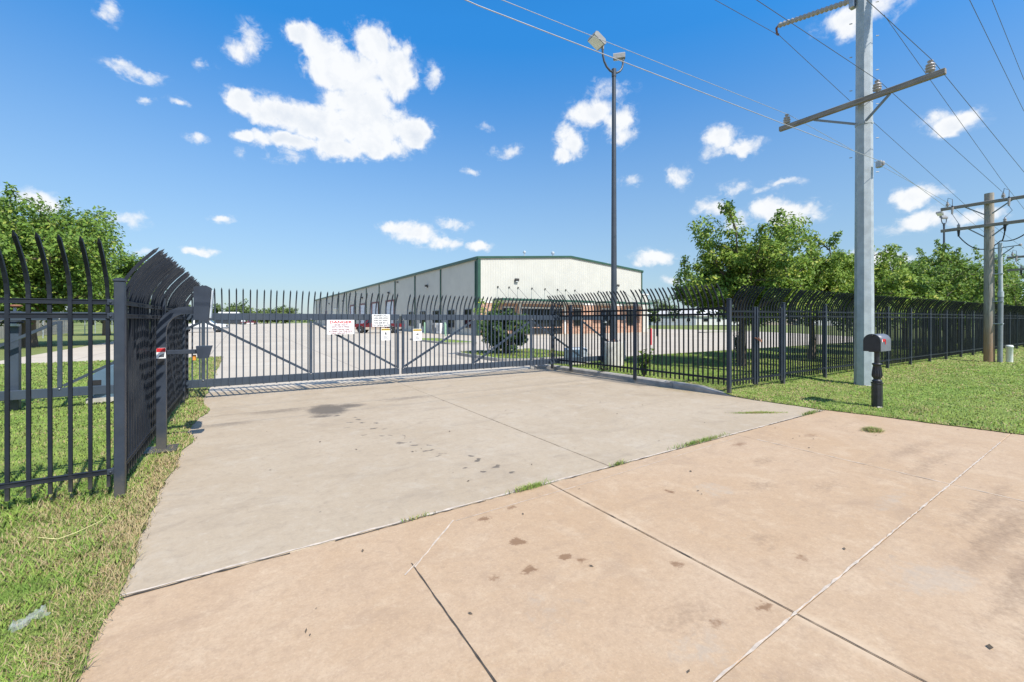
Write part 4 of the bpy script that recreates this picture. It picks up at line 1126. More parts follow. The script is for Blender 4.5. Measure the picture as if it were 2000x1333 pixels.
def dip_pole(x, y, H, z1, z2, half, label):
    r = empty('wooden_pole', (x, y, 0), label=label, cat='utility pole')
    MB().tube([(0, 0, -.1), (0, 0, H)], [.158, .135], 16).build('pole', 'pole_wood', r)
    for z in (z1, z2): MB().bbox((-.19, .0, z), (.09, half * 2 + .2, .115), .008).build('crossarm', 'arm_wood', r)
    for s in (-1, 1):
        MB().bar((-.19, s * .62, z1 - .05), (-.13, s * .10, z1 - .44), .03, .04).build('crossarm_brace', 'pvc_dark', r)
        MB().bar((-.19, s * .52, z2 - .05), (-.13, s * .10, z2 - .42), .03, .04).build('crossarm_brace', 'pvc_dark', r)
    for y_ in (half - .12, -.42, -half + .12):
        pin_insulator(r, (-.19, y_ + .02, z1 + .09), .72)
        co = empty('cutout_switch', (-.24, y_ - .13, z1 - .08)); co.parent = r
        MB().tube([(0, 0, .10), (-.02, 0, -.18)], [.045, .03], 8).build('barrel', 'insulator_grey', co)
        MB().bbox((.0, 0, .13), (.05, .05, .06), .006).build('clip', 'car_dark', co)
        ar = empty('surge_arrester', (-.19, y_ - .30 if y_ > 0 else y_ - .02, z2 + .06)); ar.parent = r
        MB().lathe([(.02, 0), (.05, .01), (.05, .04), (.03, .05), (.05, .07), (.05, .10), (.03, .11), (.02, .16)], (0, 0, 0), 10).build('arrester_body', 'insulator_grey', ar)
        MB().tube([(0, 0, -.10), (.0, 0, -.36)], [.05, .028], 8).build('cable_head', 'cable_black', ar)
        MB().tube([(-.19, y_ + .02, z1 + .26), (-.30, y_ - .02, z1 + .40), (-.26, y_ - .14, z1 + .33), (-.24, y_ - .13, z1 + .05)], .010, 5).build('jumper', 'cable_black', r)
        MB().tube([(-.26, y_ - .13, z1 - .26), (-.28, y_ - .22, z1 - .45), (-.19, ar.location.y, z2 + .22)], .008, 5).build('jumper', 'cable_black', r)
        a = Vector((-.19, ar.location.y, z2 - .28)); e = Vector((.0, -.30, z2 - .62))
        pts = [a + (e - a) * t + Vector((0, 0, -(.36 + .1 * abs(y_)) * 4 * t * (1 - t) * (.9 if y_ > 0 else .35))) for t in [k / 12 for k in range(13)]]
        MB().tube(pts, .020, 6).build('riser_cable', 'cable_black', r)
    MB().tube([(0, -.28, -.1), (0, -.30, 2.6)], .075, 12).build('lower_conduit', 'pvc_dark', r)
    MB().tube([(0, -.30, 2.6), (0, -.285, z2 - .70)], .062, 12).build('upper_conduit', 'pvc_grey', r)
    MB().tube([(0, -.30, 2.52), (0, -.30, 2.72)], .086, 12).build('coupling', 'pvc_grey', r)
    for z in (1.5, 2.35, 3.4): MB().bar((0, -.10, z), (0, -.37, z), .20, .03).build('conduit_strap', 'galv_steel', r)
    MB().bar((-.02, -.12, z2 - .90), (-.05, -.78, z2 - .86), .03, .03).build('bracket_arm', 'pvc_dark', r)
    MB().bar((-.02, -.12, z2 - 1.35), (-.05, -.64, z2 - .90), .03, .03).build('bracket_brace', 'pvc_dark', r)
    MB().lathe([(.03, -.04), (.05, 0), (.03, .04)], (-.05, -.80, z2 - .85), 8).build('spool', 'insulator_grey', r)
    return r
dip_pole(24.5, 4.48, 6.52, 6.15, 5.27, 1.22, 'weathered wooden power pole with two crossarms and a grey conduit')
dip_pole(36.4, 4.62, 5.6, 5.1, 4.4, 1.22, 'farther wooden power pole at the right edge, only its crossarm ends showing')
MB().lathe([(.095, -.05), (.10, .56), (.112, .57), (.112, .62), (.08, .65), (.02, .655)], (0, 0, 0), 16).build('cable_marker', 'marker_white', None, (24.95, 4.03, .03), label='short white cable pedestal in the grass beside the wooden pole', cat='pedestal')

wire([(-8, 4.2, 5.2), (2.2, 4.2, 5.06), (13.22, 4.13, 5.43), (24.5, 5.62, 6.18)], .0062, 'lowest pale wire tied to the side bracket of the steel pole', 0., 'wire_bright')
wire([(-8, 6.2, 6.62), (3.66, 6.18, 6.93), (12.9, 6.16, 7.33), (24.3, 5.60, 6.40)], .0062, 'wire over the far left end of the steel pole crossarm', 0., 'wire_bright')
wire([(-4, 6.4, 8.9), (9.93, 6.42, 9.51), (13.15, 6.52, 9.80), (17.75, 6.4, 8.98), (30.8, 6.4, 7.33), (45, 6.4, 6.2)], .0075, 'wire clamped to the tip of the upper left insulator')
wire([(-4, 4.15, 6.9), (12.92, 4.15, 7.33), (24.3, 4.08, 6.42)], .0062, 'wire over the middle insulator of the steel pole crossarm', .0)
wire([(-4, 3.2, 7.2), (12.92, 3.2, 7.33), (24.3, 3.28, 6.42), (36.2, 3.4, 5.3)], .0062, 'wire over the near right end of the steel pole crossarm')
wire([(13.35, 4.2, 9.1), (24.4, 4.15, 6.95), (36.2, 4.5, 5.9)], .006, 'steep wire dropping from the pole top to the wooden pole')
wire([(2, 2.5, 10.0), (16.1, 3.3, 10.0), (26.4, 3.9, 10.0), (60, 5, 10)], .0075, 'high wire crossing the top right, left one of two')
wire([(2, 2.4, 11.0), (18.6, 3.35, 11.0), (25.8, 3.8, 11.0), (60, 5, 11)], .0075, 'high wire crossing the top right corner, right one of two')
wire([(24.3, 5.60, 6.40), (36.2, 5.74, 5.35), (48, 5.7, 5.3)], .006, 'wire from the wooden pole left arm end to the farther pole', .05)

# ------------------------------------------------------------------ mailbox
mbx = empty('mailbox', (10.03, 3.26, .02), label='black arched mailbox on an ornate post by the drive', cat='mailbox')
p = [(.085, 0), (.085, .44)]
MB().lathe([(.092, -.05), (.092, .02), (.084, .03), (.084, .44), (.092, .45), (.092, .47), (.070, .475)], (0, 0, 0), 8, smooth=False, phase=R(22.5)).build('post_base', 'mailbox_black', mbx)
MB().lathe([(.066, .475), (.076, .485), (.076, .505), (.055, .52), (.055, .54), (.068, .56), (.074, .60), (.069, .66), (.058, .76), (.066, .79), (.075, .80), (.075, .82), (.045, .83)], (0, 0, 0), 20).build('urn', 'mailbox_black', mbx)
fl = MB()
for k in range(14):
    a = 2 * math.pi * k / 14
    fl.tube([(.068 * math.cos(a), .068 * math.sin(a), .565), (.075 * math.cos(a), .075 * math.sin(a), .60), (.069 * math.cos(a), .069 * math.sin(a), .67), (.058 * math.cos(a), .058 * math.sin(a), .76)], .007, 5)
fl.build('fluting', 'mailbox_black', mbx)
MB().tube([(0, 0, .82), (0, 0, 1.04)], .043, 14).build('pipe', 'mailbox_black', mbx)
MB().bbox((.02, 0, 1.045), (.34, .16, .02), .004).build('mount_plate', 'mailbox_black', mbx)
def vault(w, h0, n=14):
    r_ = w / 2; return [(-r_, 0), (r_, 0)] + [(r_ * math.cos(math.pi * k / n), h0 + r_ * math.sin(math.pi * k / n)) for k in range(n + 1)]
bx = MB(); bx.prism(vault(.245, .19), -.235, .245, 'x')
o = bx.build('box', 'mailbox_grey', mbx, (.02, 0, 1.055))
for pl in o.data.polygons: pl.use_smooth = abs(pl.normal.x) < .5 and pl.normal.z > .05
dm = MB(); dm.prism(vault(.258, .19), -.262, -.236, 'x'); dm.build('door', 'mailbox_black', mbx, (.02, 0, 1.052))
MB().bbox((-.285, 0, .29), (.03, .05, .02), .004).build('door_pull', 'mailbox_black', mbx, (.02, 0, 1.055))
fg = MB(); fg.bbox((-.10, -.128, .20), (.15, .006, .05), .002); fg.bbox((-.03, -.128, .17), (.03, .006, .09), .002); fg.build('flag', 'print_red', mbx, (.02, 0, 1.055))
MB().bbox((-.185, -.129, .19), (.022, .008, .05), .002).build('flag_tip', 'sign_white', mbx, (.02, 0, 1.055))

# ------------------------------------------------------------------ trees
def leaf_cloud(rng, centers, radii, n, size, flat=.55):
    """n small folded leaves gathered in clumps"""
    centers = np.asarray(centers); radii = np.asarray(radii)
    w = radii ** 2; idx = rng.choice(len(centers), n, p=w / w.sum())
    d = rng.normal(size=(n, 3)); d /= np.linalg.norm(d, axis=1)[:, None]
    rad = radii[idx] * rng.random(n) ** .45
    c = centers[idx] + d * rad[:, None] * np.array([1, 1, .8])
    nrm = d * .6 + rng.normal(size=(n, 3)) * .5 + np.array([0, 0, flat]); nrm /= np.linalg.norm(nrm, axis=1)[:, None]
    t = rng.normal(size=(n, 3)); t -= nrm * (t * nrm).sum(1)[:, None]; t /= np.linalg.norm(t, axis=1)[:, None]
    t[:, 2] -= .25
    b = np.cross(nrm, t)
    s = size * rng.uniform(.65, 1.3, n)[:, None]
    v = np.stack((c - t * s * .6, c + b * s * .32 + nrm * s * .10, c + t * s * .7, c - b * s * .32 + nrm * s * .10), 1).reshape(-1, 3)
    return v
def leaves_obj(name, v, mat, parent):
    n = len(v) // 4
    base = np.arange(n)[:, None] * 4
    f = np.concatenate((base + [0, 1, 2], base + [0, 2, 3]), 1).ravel()
    me = npmesh(name, v, f, np.full(2 * n, 3), mat)
    o = bpy.data.objects.new(name, me); COL.objects.link(o); o.parent = parent
    return o
def tree(name, label, loc, H, Rad, trunk_h, trunk_r, nl, leaf, seed, mat, limbs=8, crown_z=None, spiky=.3, group=None, subs=4, lean=(0, 0), fill=0, clump=(.24, .46)):
    rng = np.random.default_rng(seed); rnd = random.Random(seed)
    root = empty(name, loc, 0, label=label, cat='tree' if H > 1.6 else 'shrub', group=group)
    wood = MB(); cs = []; rs = []
    top = Vector((lean[0], lean[1], trunk_h))
    pts = [Vector((0, 0, -.1)), Vector((lean[0] * .3 + rnd.uniform(-.05, .05), lean[1] * .3, trunk_h * .5)), top]
    wood.tube(pts, [trunk_r * 1.25, trunk_r, trunk_r * .85], 10)
    lo = crown_z or trunk_h * .8
    for k in range(limbs):
        a = 2 * math.pi * k / limbs * 1.0 + rnd.uniform(-.4, .4)
        up = (k * .618) % 1.0
        reach = Rad * (1.05 - .75 * up ** 1.5) * rnd.uniform(.75, 1.1)
        zt = lo + (H - lo) * (.18 + .82 * up) * rnd.uniform(.86, 1.0)
        end = Vector((reach * math.cos(a), reach * math.sin(a), zt))
        mid = top.lerp(end, .5) + Vector((rnd.uniform(-.2, .2) * Rad, rnd.uniform(-.2, .2) * Rad, .08 * H))
        P = [top * (1 - t) ** 2 + mid * 2 * t * (1 - t) + end * t * t for t in (0, .2, .4, .6, .8, 1.)]
        wood.tube(P, [trunk_r * .6 * (1 - .85 * t) + .008 for t in (0, .2, .4, .6, .8, 1.)], 6)
        for t in np.linspace(.35, 1.0, 5):
            q_ = top * (1 - t) ** 2 + mid * 2 * t * (1 - t) + end * t * t
            cs.append(q_ + Vector((rnd.gauss(0, .1), rnd.gauss(0, .1), rnd.gauss(0, .1))) * Rad); rs.append(rnd.uniform(*clump) * Rad * (.75 if t > .9 else 1))
        for j in range(subs):
            t = rnd.uniform(.3, .95); q_ = top * (1 - t) ** 2 + mid * 2 * t * (1 - t) + end * t * t
            e2 = q_ + Vector((rnd.gauss(0, .33) * Rad, rnd.gauss(0, .33) * Rad, rnd.uniform(-.10, .26) * (H - lo)))
            e2.z = max(lo * .92, min(e2.z, H * 1.0))
            wood.tube([q_, q_.lerp(e2, .55) + Vector((0, 0, .05)), e2], [trunk_r * .2 + .006, trunk_r * .12 + .005, .005], 5)
            for t2 in (.55, .85, 1.):
                cs.append(q_.lerp(e2, t2)); rs.append(rnd.uniform(clump[0] * .6, clump[1] * .75) * Rad)
        if rnd.random() < spiky:
            e3 = end + Vector((rnd.uniform(-.15, .15) * Rad, rnd.uniform(-.15, .15) * Rad, rnd.uniform(.12, .24) * (H - lo)))
            wood.tube([end, e3], [.012, .004], 5)
            for t2 in (.3, .6, .85, 1.): cs.append(end.lerp(e3, t2)); rs.append(Rad * .13 * (1.25 - t2 * .7))
    for j in range(fill):
        a = rnd.uniform(0, 2 * math.pi); u = rnd.random() ** .5; z = lo + (H - lo) * rnd.uniform(.05, .85)
        cs.append(Vector((Rad * u * .85 * math.cos(a), Rad * u * .85 * math.sin(a), z))); rs.append(rnd.uniform(.22, .36) * Rad)
    tr = wood.build('trunk', 'bark', root)
    v = leaf_cloud(rng, [tuple(c) for c in cs], rs, nl, leaf)
    leaves_obj('crown', v, mat, root)
    return root
GR = 'young trees in a row behind the road fence'
row = [  # x, y, H, R, label
 (14.3, 8.3, 5.05, 2.1, 21, 'bright green young tree, tallest of the row, behind the walk gate', 42000, .085),
 (18.9, 8.2, 4.9, 2.2, 22, 'bright green young tree just left of the steel pole', 42000, .09),
 (24.2, 8.3, 4.6, 2.3, 23, 'young tree right of the steel pole, lower than its neighbours', 32000, .10),
 (30.2, 8.6, 4.9, 1.9, 24, 'bushy tree in the row below the distant light pole', 20000, .12),
 (34.6, 8.4, 5.9, 1.9, 25, 'dark green tree with upright shoots left of the wooden pole', 20000, .12),
 (39.5, 8.6, 5.9, 2.3, 26, 'dense tree directly behind the wooden pole', 18000, .13),
 (45.0, 8.6, 6.3, 2.5, 27, 'rounded tree right of the wooden pole at the end of the row', 18000, .13),
 (51.0, 9.0, 6.2, 2.8, 28, 'farthest tree of the row at the right edge', 16000, .14)]
for i, (x, y, H, Rd, sd, lab, nl, lf) in enumerate(row):
    tree('young_tree', lab, (x, y, .1), H, Rd, 1.55 if i < 4 else 1.4, .11, nl, lf, sd, 'leaf_bright' if i < 3 else 'leaf_mid', limbs=15, crown_z=1.35 if i < 4 else 1.1, spiky=.6, group=GR, subs=6, clump=(.11, .22), fill=14 if i < 3 else 24)
tree('shade_tree', 'large dense dark green tree at the left edge behind the fence', (-11.1, 38.8, 0), 9.3, 4.9, 2.1, .34, 60000, .18, 31, 'leaf_mid', limbs=14, crown_z=1.9, spiky=.6, subs=6, fill=40, clump=(.16, .30), group='shade trees along the lot')
tree('shade_tree', 'smaller shade tree right of the large one at the left', (-12.1, 62.5, 0), 9.2, 3.7, 2.2, .30, 34000, .20, 32, 'leaf_mid', limbs=12, crown_z=2.2, spiky=.5, subs=5, fill=30, clump=(.18, .32), group='shade trees along the lot')
tree('shade_tree', 'shade tree partly cut by the left edge of the photo', (-17.5, 33, 0), 9.0, 5.4, 2.2, .32, 36000, .20, 33, 'leaf_mid', limbs=12, crown_z=1.9, spiky=.5, subs=5, fill=34, clump=(.18, .32), group='shade trees along the lot')
# round bush behind the gate, with a looser yellow-green shrub at its back
bush = empty('round_bush', (10.40, 17.1, .10), label='dense round dark green bush on the island behind the gate', cat='bush')
rng = np.random.default_rng(77); rnd = random.Random(77)
wd = MB()
for k in range(9):
    a = k * .7; wd.tube([(rnd.uniform(-.1, .1), rnd.uniform(-.1, .1), -.1), (.35 * math.cos(a), .35 * math.sin(a), .5), (.8 * math.cos(a), .8 * math.sin(a), 1.2)], [.04, .03, .01], 6)
wd.build('stems', 'bark', bush)
cs = []; rs = []
for k in range(120):
    d = np.array([rnd.gauss(0, 1), rnd.gauss(0, 1), rnd.gauss(0, 1)]); d /= np.linalg.norm(d)
    u = rnd.uniform(.55, 1.0) * (1 + .16 * math.sin(5 * math.atan2(d[1], d[0]) + 3 * d[2]))
    cs.append((d[0] * 1.08 * u, d[1] * 1.08 * u, 1.10 + d[2] * .92 * u)); rs.append(rnd.uniform(.10, .30))
leaves_obj('crown', leaf_cloud(rng, cs, rs, 17000, .085), 'leaf_dark', bush)
def shrub(name, label, loc, h, w, n, mat, seed, leaf=.05, stems=7, cat='shrub'):
    r = empty(name, loc, label=label, cat=cat); rg = np.random.default_rng(seed); rd = random.Random(seed); wd = MB(); cs = []; rs = []
    for k in range(stems):
        a = rd.uniform(0, 6.28); e = Vector((w * rd.uniform(.2, 1) * math.cos(a), w * rd.uniform(.2, 1) * math.sin(a), h * rd.uniform(.65, 1)))
        wd.tube([(0, 0, -.05), e * .5 + Vector((0, 0, .05)), e], [.012, .009, .004], 5)
        for t in np.linspace(.3, 1, 6): cs.append(tuple(e * float(t))); rs.append(w * .22)
    wd.build('stems', 'bark', r); leaves_obj('foliage', leaf_cloud(rg, cs, rs, n, leaf), mat, r); return r
shrub('loose_shrub', 'loose yellow green shrub rising behind the round bush', (10.1, 18.3, .1), 2.5, .9, 2600, 'leaf_bright', 41, .07, 12)
shrub('weed_sapling', 'thin leafy sapling growing at the fence post on the kerb', (9.30, 8.12, .09), .85, .28, 700, 'leaf_mid', 42, .055, 8)
shrub('weed_sapling', 'wispy dark sapling in the lawn behind the walk gate', (18.9, 11.2, .1), 1.0, .35, 600, 'leaf_dark', 43, .06, 8)
shrub('weed_clump', 'low dark weed clump at the foot of the kerb fence', (9.12, 9.35, .09), .22, .30, 500, 'leaf_dark', 44, .05, 10, 'weed')

# far trees on the horizon, each its own
for i, (x, y, H, Rd) in enumerate(((-16, 196, 7, 6), (-9.5, 205, 8.5, 5.5), (-1, 206, 7.6, 8), (10, 214, 6.6, 5.5), (17, 216, 7.5, 5), (-40, 190, 7, 6), (-55, 196, 9, 6))):
    tree('far_tree', ['leafy tree far behind the white box truck', 'taller double crowned tree on the left horizon', 'broad round tree in the middle of the left horizon', 'small tree right of the broad round one on the horizon', 'tree beside the far end of the warehouse', 'far tree behind the white pickup', 'far tree hidden by the keypad stand'][i],
         (x, y, 0), H, Rd, 1.6, .25, 3000, .75, 60 + i, 'leaf_far', limbs=9, crown_z=1.0, spiky=.2, group='trees on the horizon', subs=3, fill=14, clump=(.26, .42))
for i, (x, y, H, Rd) in enumerate(((150, 122, 11, 6), (165, 108, 11, 6.5), (84, 86, 4.5, 4), (90, 78, 4.2, 4), (120, 70, 6, 6))):
    tree('far_tree', ['dome shaped tree behind the far white roof', 'second dome shaped tree behind the far white roof', 'low tree right of the small white shed', 'low tree beside the far lawn', 'wide tree among the far houses'][i],
         (x, y, 0), H, Rd, 2, .25, 2600, .6, 80 + i, 'leaf_far', limbs=9, crown_z=1.2, spiky=.2, group='trees on the horizon', subs=3, fill=12, clump=(.26, .42))
# wood that closes the horizon as one mass
rng = np.random.default_rng(9); cs = []; rs = []
for k in range(900):
    a = rng.uniform(-1.5, 1.5) + HEAD; dd = rng.uniform(300, 420)
    h = 3.2 + 2.4 * math.sin(a * 9) * math.sin(a * 23) + rng.uniform(-1, 1.5)
    cs.append((dd * math.sin(a), dd * math.cos(a), max(.6, h * rng.uniform(.2, 1)))); rs.append(rng.uniform(2.0, 3.6))
o = leaves_obj('far_woods', leaf_cloud(rng, cs, rs, 26000, 1.3), 'leaf_far', None); tag(o, kind='stuff', label='low dark band of far trees along the horizon', cat='woods')

# ------------------------------------------------------------------ far houses, sheds, plank fence
def house(name, label, loc, rz, w, d, h, rise, wall, roof, group='houses beyond the far lawn', wins=3):
    r = empty(name, loc, rz, label=label, cat='house', group=group)
    MB().prism([(-w / 2, 0), (w / 2, 0), (w / 2, h), (0 if rise > 1.2 else w / 2 - .01, h + (rise if rise > 1.2 else 0)), (-w / 2 + .0, h)] if False else [(-d / 2, 0), (d / 2, 0), (d / 2, h), (0, h + rise), (-d / 2, h)], -w / 2, w / 2, 'x').build('wall', wall, r)
    for s in (-1, 1):
        MB().add([(-w / 2 - .4, s * (d / 2 + .5), h - .16), (w / 2 + .4, s * (d / 2 + .5), h - .16), (w / 2 + .4, 0, h + rise + .12), (-w / 2 - .4, 0, h + rise + .12), (-w / 2 - .4, s * (d / 2 + .5), h - .0), (w / 2 + .4, s * (d / 2 + .5), h - .0), (w / 2 + .4, 0, h + rise + .28), (-w / 2 - .4, 0, h + rise + .28)],
                 [(0, 1, 2, 3), (7, 6, 5, 4), (0, 4, 5, 1), (1, 5, 6, 2), (2, 6, 7, 3), (3, 7, 4, 0)]).build('roof', roof, r)
    for k in range(wins):
        x = -w / 2 + w * (k + .5) / wins
        f = MB().bbox((x, -d / 2 - .03, h * .55), (1.3, .1, 1.2), .02).build('window', 'white_trim', r)
        MB().box((x, -d / 2 - .085, h * .55), (1.1, .02, 1.0)).build('pane', 'dark_glass', f)
    return r
house('white_shed', 'small white metal shed right of the warehouse', (64, 62, 0), R(20), 7, 9, 3.0, .7, 'house_white', 'house_white', wins=0)
house('house', 'grey walled house with a pale roof beyond the far lawn', (112, 88, 0), R(-35), 13, 9, 3.0, 1.6, 'house_grey', 'shingle')
house('house', 'white walled house with a white roof beyond the far lawn', (128, 86, 0), R(-38), 16, 10, 2.9, 1.7, 'house_white', 'house_white', wins=4)
house('house', 'tan house right of the white roofed one', (146, 76, 0), R(-45), 14, 10, 3.0, 1.6, 'house_tan', 'shingle')
house('house', 'house seen through the row of trees', (150, 58, 0), R(-52), 15, 10, 3.0, 1.8, 'house_white', 'shingle')

pf = empty('plank_fence', (-17.4, 44, 0), R(90), label='weathered pale plank fence behind the large tree at left', cat='fence')
pk = MB().bbox((0, 0, .92), (.135, .02, 1.78), .004).mesh('plank', 'plank_wood')
rr = random.Random(3)
for i in range(190):
    o = inst('plank', pk, pf, (i * .152, 0, rr.uniform(-.03, .03))); o.rotation_euler = (rr.uniform(-.01, .01), rr.uniform(-.008, .008), 0)
for z in (.35, 1.45): MB().bbox((14.4, .035, z), (29, .04, .09), .004).build('rail', 'plank_wood', pf)
for k in range(12): MB().bbox((k * 2.6 + .2, .09, .9), (.09, .09, 1.8), .006).build('post', 'plank_wood', pf)
cl = empty('wire_fence', (-15.2, 52, 0), R(90), label='thin wire fence on pale posts at the field edge', cat='fence')
for k in range(11):
    MB().tube([(k * 4.2, 0, -.05), (k * 4.2, 0, 1.55)], .04, 8).build('post', 'galv_steel' if k % 3 else 'bark', cl)
for z in (.5, 1.0, 1.48): MB().tube([(0, 0, z), (42, 0, z)], .012, 5).build('strand', 'wire_grey', cl)

# ------------------------------------------------------------------ grass
def blades(name, rng, x0, x1, y0, y1, dens0, inside, zf, dry, hgt, parent=None, dmax=40, wid=.0045, label=None):
    """mown grass as real blades, thinning with distance"""
    area = (x1 - x0) * (y1 - y0); n = int(area * dens0)
    x = rng.uniform(x0, x1, n); y = rng.uniform(y0, y1, n)
    dist = np.hypot(x, y)
    keep = (rng.random(n) < np.minimum(1, (3.2 / dist) ** 1.35)) & inside(x, y) & (dist < dmax)
    fwd = x * math.sin(HEAD) + y * math.cos(HEAD); side = x * math.cos(HEAD) - y * math.sin(HEAD)
    keep &= (fwd > .3) & (np.abs(side) < fwd * 1.5 + 1.5)
    x, y, dist = x[keep], y[keep], dist[keep]; n = len(x)
    z = zf(x, y)
    patch = .5 + .5 * np.sin(x * 3.1 + 1.3 * np.sin(y * 2.3)) * np.sin(y * 2.7 + 1.1 * np.sin(x * 1.7))
    h = hgt * rng.uniform(.5, 1.25, n) * (.7 + .6 * patch)
    w = wid * np.maximum(1, dist / 3.5) ** .85 * rng.uniform(.7, 1.3, n)
    a = rng.uniform(0, 2 * np.pi, n); ln = rng.uniform(.4, 1.7, n) * h
    la = a + np.pi / 2 + rng.normal(0, .5, n)
    dx, dy = np.cos(a) * w / 2, np.sin(a) * w / 2; lx, ly = np.cos(la) * ln, np.sin(la) * ln
    v = np.empty((n, 5, 3))
    v[:, 0] = np.stack((x - dx, y - dy, z - .005), 1); v[:, 1] = np.stack((x + dx, y + dy, z - .005), 1)
    mx, my, mz = x + lx * .35, y + ly * .35, z + h * .62
    v[:, 2] = np.stack((mx + dx * .8, my + dy * .8, mz), 1); v[:, 3] = np.stack((mx - dx * .8, my - dy * .8, mz), 1)
    v[:, 4] = np.stack((x + lx, y + ly, z + h), 1)
    base = np.arange(n)[:, None] * 5
    f = np.concatenate((base + [0, 1, 2, 3], base + [3, 2, 4]), 1).ravel()
    me = npmesh(name, v.reshape(-1, 3), f, np.tile([4, 3], n), 'grass_blade', np.repeat(np.clip(dry(x, y), 0, 1), 5))
    o = bpy.data.objects.new(name, me); COL.objects.link(o)
    return tag(o, kind='stuff', label=label, cat='grass')
rng = np.random.default_rng(12)
le_in = lambda x, y: x < left_edge(y) + rng.normal(0, .018, len(x))
dryl = lambda x, y: .04 + .62 * np.exp(-((left_edge(y) - x) / .22) ** 2) + .28 * (np.abs(x + .6) < .9) * (y > 4) + .25 * sm(2.2, 3.8, y) * sm(6., 4.5, y)
g1 = blades('grass', rng, -5, -.5, .2, 6.5, 9000, le_in, z_left, dryl, .046, label='mown grass of the left verge by the drive')
g2 = blades('grass', rng, -18, -.5, 6.5, 23.2, 4500, le_in, z_left, dryl, .034, wid=.005, label='mown grass behind the left fence')
re_in = lambda x, y: (x > right_edge(y) + np.where(y > 5.6, .18, 0) + rng.normal(0, .02, len(x)))
dryr = lambda x, y: .05 + .45 * np.exp(-((x - right_edge(y)) / .25) ** 2) + .30 * sm(3.6, 4.6, y) * sm(6.2, 5.2, y)
g3 = blades('grass', rng, 8.7, 22, .6, 12.9, 5500, re_in, z_right, dryr, .025, wid=.005, label='mown grass around the mailbox and behind the kerb')
g4 = blades('grass', rng, 22, 42, 1., 12.9, 2600, re_in, z_right, dryr, .025, wid=.006, dmax=45, label='mown grass along the far part of the road fence')
wd_in = lambda x, y: (x < left_edge(y) - .03) & (np.sin(x * 6.3 + 2 * np.sin(y * 4.1)) * np.sin(y * 5.7 + 1.5 * np.sin(x * 3.3)) > .62)
blades('weeds', rng, -4.5, -.6, 1.2, 6.0, 1500, wd_in, z_left, lambda x, y: x * 0 - .3, .075, wid=.007, label='taller green weeds in the left verge')
wr_in = lambda x, y: (x > right_edge(y)) & (x < right_edge(y) + .16)
blades('weeds', rng, 8.9, 10.6, .8, 5.2, 3200, wr_in, z_right, lambda x, y: x * 0 + .0, .055, wid=.005, label='longer grass fringe along the right edge of the apron')
isl = lambda x, y: (x > 8.95) & (x < 13.2) & (y > 14.5) & (y < 19.1)
blades('grass', rng, 8.75, 13.4, 14.3, 19.3, 3000, isl, lambda x, y: x * 0 + .10, lambda x, y: x * 0 + .15, .06, wid=.006, label='grass on the island under the bush')

def tuft(name, label, cat, cx, cy, rx, ry, n, hgt, dry, ang=0., seed=1, z=.004, lying=.0):
    rg = np.random.default_rng(seed)
    x = rg.normal(0, .42, n) * rx; y = rg.normal(0, .42, n) * ry
    x, y = cx + x * math.cos(ang) - y * math.sin(ang), cy + x * math.sin(ang) + y * math.cos(ang)
    h = hgt * rg.uniform(.3, 1.2, n); w = rg.uniform(.003, .006, n); a = rg.uniform(0, 6.28, n); ln = h * rg.uniform(.3, 1.2, n) + lying * rg.uniform(.3, 1, n)
    la = rg.uniform(0, 6.28, n); dx, dy = np.cos(a) * w / 2, np.sin(a) * w / 2; lx, ly = np.cos(la) * ln, np.sin(la) * ln
    z0 = z + np.exp(-(((x - cx) / max(rx, .05)) ** 2 + ((y - cy) / max(ry, .05)) ** 2) * 2) * hgt * .4 * (lying > 0)
    v = np.empty((n, 5, 3)); v[:, 0] = np.stack((x - dx, y - dy, z0), 1); v[:, 1] = np.stack((x + dx, y + dy, z0), 1)
    v[:, 2] = np.stack((x + lx * .4 + dx, y + ly * .4 + dy, z0 + h * .7), 1); v[:, 3] = np.stack((x + lx * .4 - dx, y + ly * .4 - dy, z0 + h * .7), 1); v[:, 4] = np.stack((x + lx, y + ly, z0 + h), 1)
    base = np.arange(n)[:, None] * 5; f = np.concatenate((base + [0, 1, 2, 3], base + [3, 2, 4]), 1).ravel()
    me = npmesh(name, v.reshape(-1, 3), f, np.tile([4, 3], n), 'grass_blade', np.full(5 * n, dry))
    o = bpy.data.objects.new(name, me); COL.objects.link(o); return tag(o, label, cat, kind='stuff')
JA = math.atan(.0315)
jy = lambda x: 3.415 + (x + .6) * .0315
tuft('joint_weeds', 'green grass growing in the slab joint near the middle of the drive', 'weeds', 2.42, jy(2.42), .26, .03, 420, .045, .05, JA, 1)
tuft('joint_weeds', 'strip of grass in the slab joint toward the mailbox side', 'weeds', 5.25, jy(5.25) + .02, .62, .035, 620, .05, .25, JA, 2)
tuft('joint_weeds', 'small tuft in the slab joint at the grey slab cut', 'weeds', 3.65, jy(3.65), .14, .03, 160, .045, .3, JA, 3)
tuft('joint_weeds', 'few dry sprigs in the slab joint left of the middle', 'weeds', 1.25, jy(1.25), .16, .02, 90, .03, .5, JA, 4)
tuft('joint_weeds', 'grass at the right end of the slab joint by the lawn', 'weeds', 8.5, jy(8.5), .4, .05, 300, .05, .35, JA, 5)
tuft('grass_clippings', 'clump of dry grass clippings on the peach concrete by the mailbox', 'grass clippings', 7.97, 2.64, .16, .11, 1500, .035, .72, 0, 6, .003, .05)
tuft('grass_clippings', 'trail of grass clippings on the grey slab near the lawn corner', 'grass clippings', 7.78, 4.22, .50, .07, 1300, .018, .30, -.50, 7, .003, .05)
tuft('straw', 'thin dry straw washed up along the kerb foot', 'straw', 8.65, 6.6, .22, 1.1, 700, .008, 1., 0, 8, .002, .06)
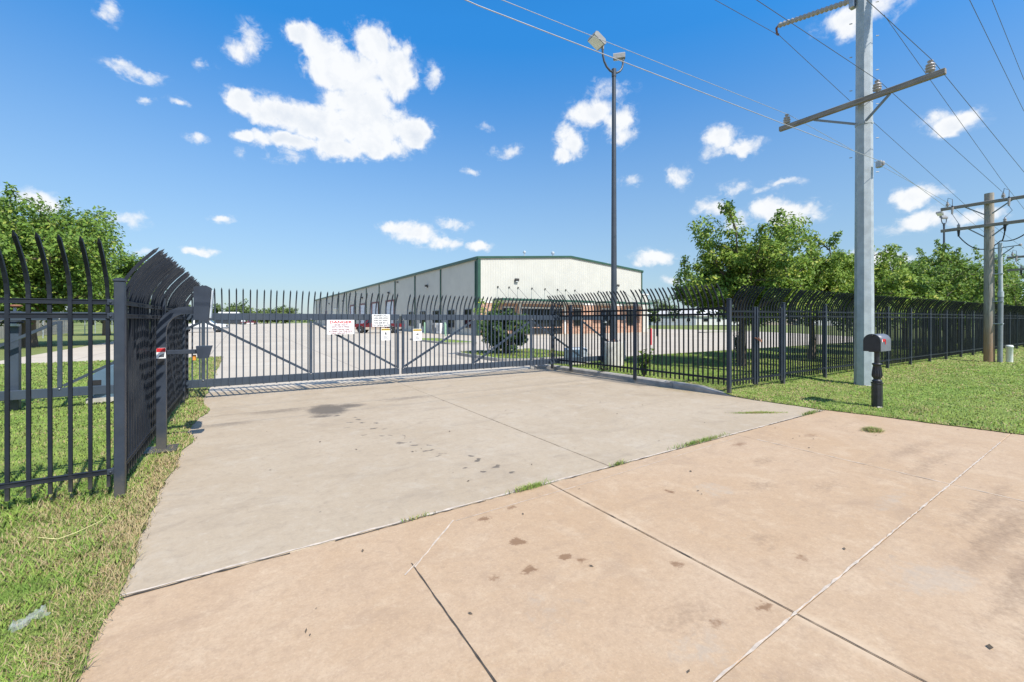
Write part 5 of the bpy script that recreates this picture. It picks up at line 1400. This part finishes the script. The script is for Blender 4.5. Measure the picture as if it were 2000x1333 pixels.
tuft('tall_grass', 'taller dark grass tuft at the mailbox foot', 'grass', 10.25, 2.75, .5, .2, 700, .06, .4, .1, 9, .03)

# dry stalk and litter in the verge
MB().tube([(-1.27, 4.57, .05), (-1.12, 4.42, .06), (-1.03, 4.46, .07), (-.92, 4.56, .085), (-.89, 4.74, .08)], [.002, .003, .003, .0025, .0015], 6).build('dry_stalk', 'dry_stalk', label='long pale dry stalk lying bent on the left verge', cat='stalk')
rng = np.random.default_rng(4); vs = []; fs = []
nu, nv = 14, 9
for i in range(nu):
    for j in range(nv):
        u = i / (nu - 1) - .5; v_ = j / (nv - 1) - .5
        z = .045 + .03 * math.sin(u * 9 + 2 * v_) * math.cos(v_ * 8 + u * 3) + rng.uniform(-.008, .012) - .10 * v_ * v_ - .04 * u * u
        wdt = .11 * (1 - 1.2 * abs(u) ** 2)
        vs.append((u * .30, v_ * wdt * (1 + .2 * math.sin(u * 17)), max(.012, z)))
for i in range(nu - 1):
    for j in range(nv - 1): a = i * nv + j; fs.append((a, a + 1, a + nv + 1, a + nv))
bag = MB(); bag.add(vs, fs)
o = bag.build('plastic_bag', 'clear_plastic', None, (-.95, 3.32, .03), label='crumpled clear plastic bag lying in the left verge', cat='plastic bag'); o.rotation_euler = (0, 0, R(50)); o.scale = (.52, .62, .9)

rng = np.random.default_rng(21); n_ = 150
x = rng.uniform(.2, 9.5, n_); y = rng.uniform(-.5, 11, n_)
keep = (x < right_edge(y) - .1); x, y = x[keep], y[keep]
mb = MB()
for a, b_ in zip(x, y):
    k = rng.uniform(.006, .022); t = rng.uniform(0, 6.28); u = Vector((math.cos(t), math.sin(t), 0)) * k; v_ = Vector((-math.sin(t), math.cos(t), 0)) * k * rng.uniform(.3, .7)
    c_ = Vector((a, b_, .004)); mb.add([c_ - u, c_ - v_ + Vector((0, 0, .004)), c_ + u + Vector((0, 0, .006)), c_ + v_ + Vector((0, 0, .003))], [(0, 1, 2), (0, 2, 3)])
mb.build('leaf_litter', 'soil', kind='stuff', label='tiny dark leaf bits scattered on the concrete', cat='litter')
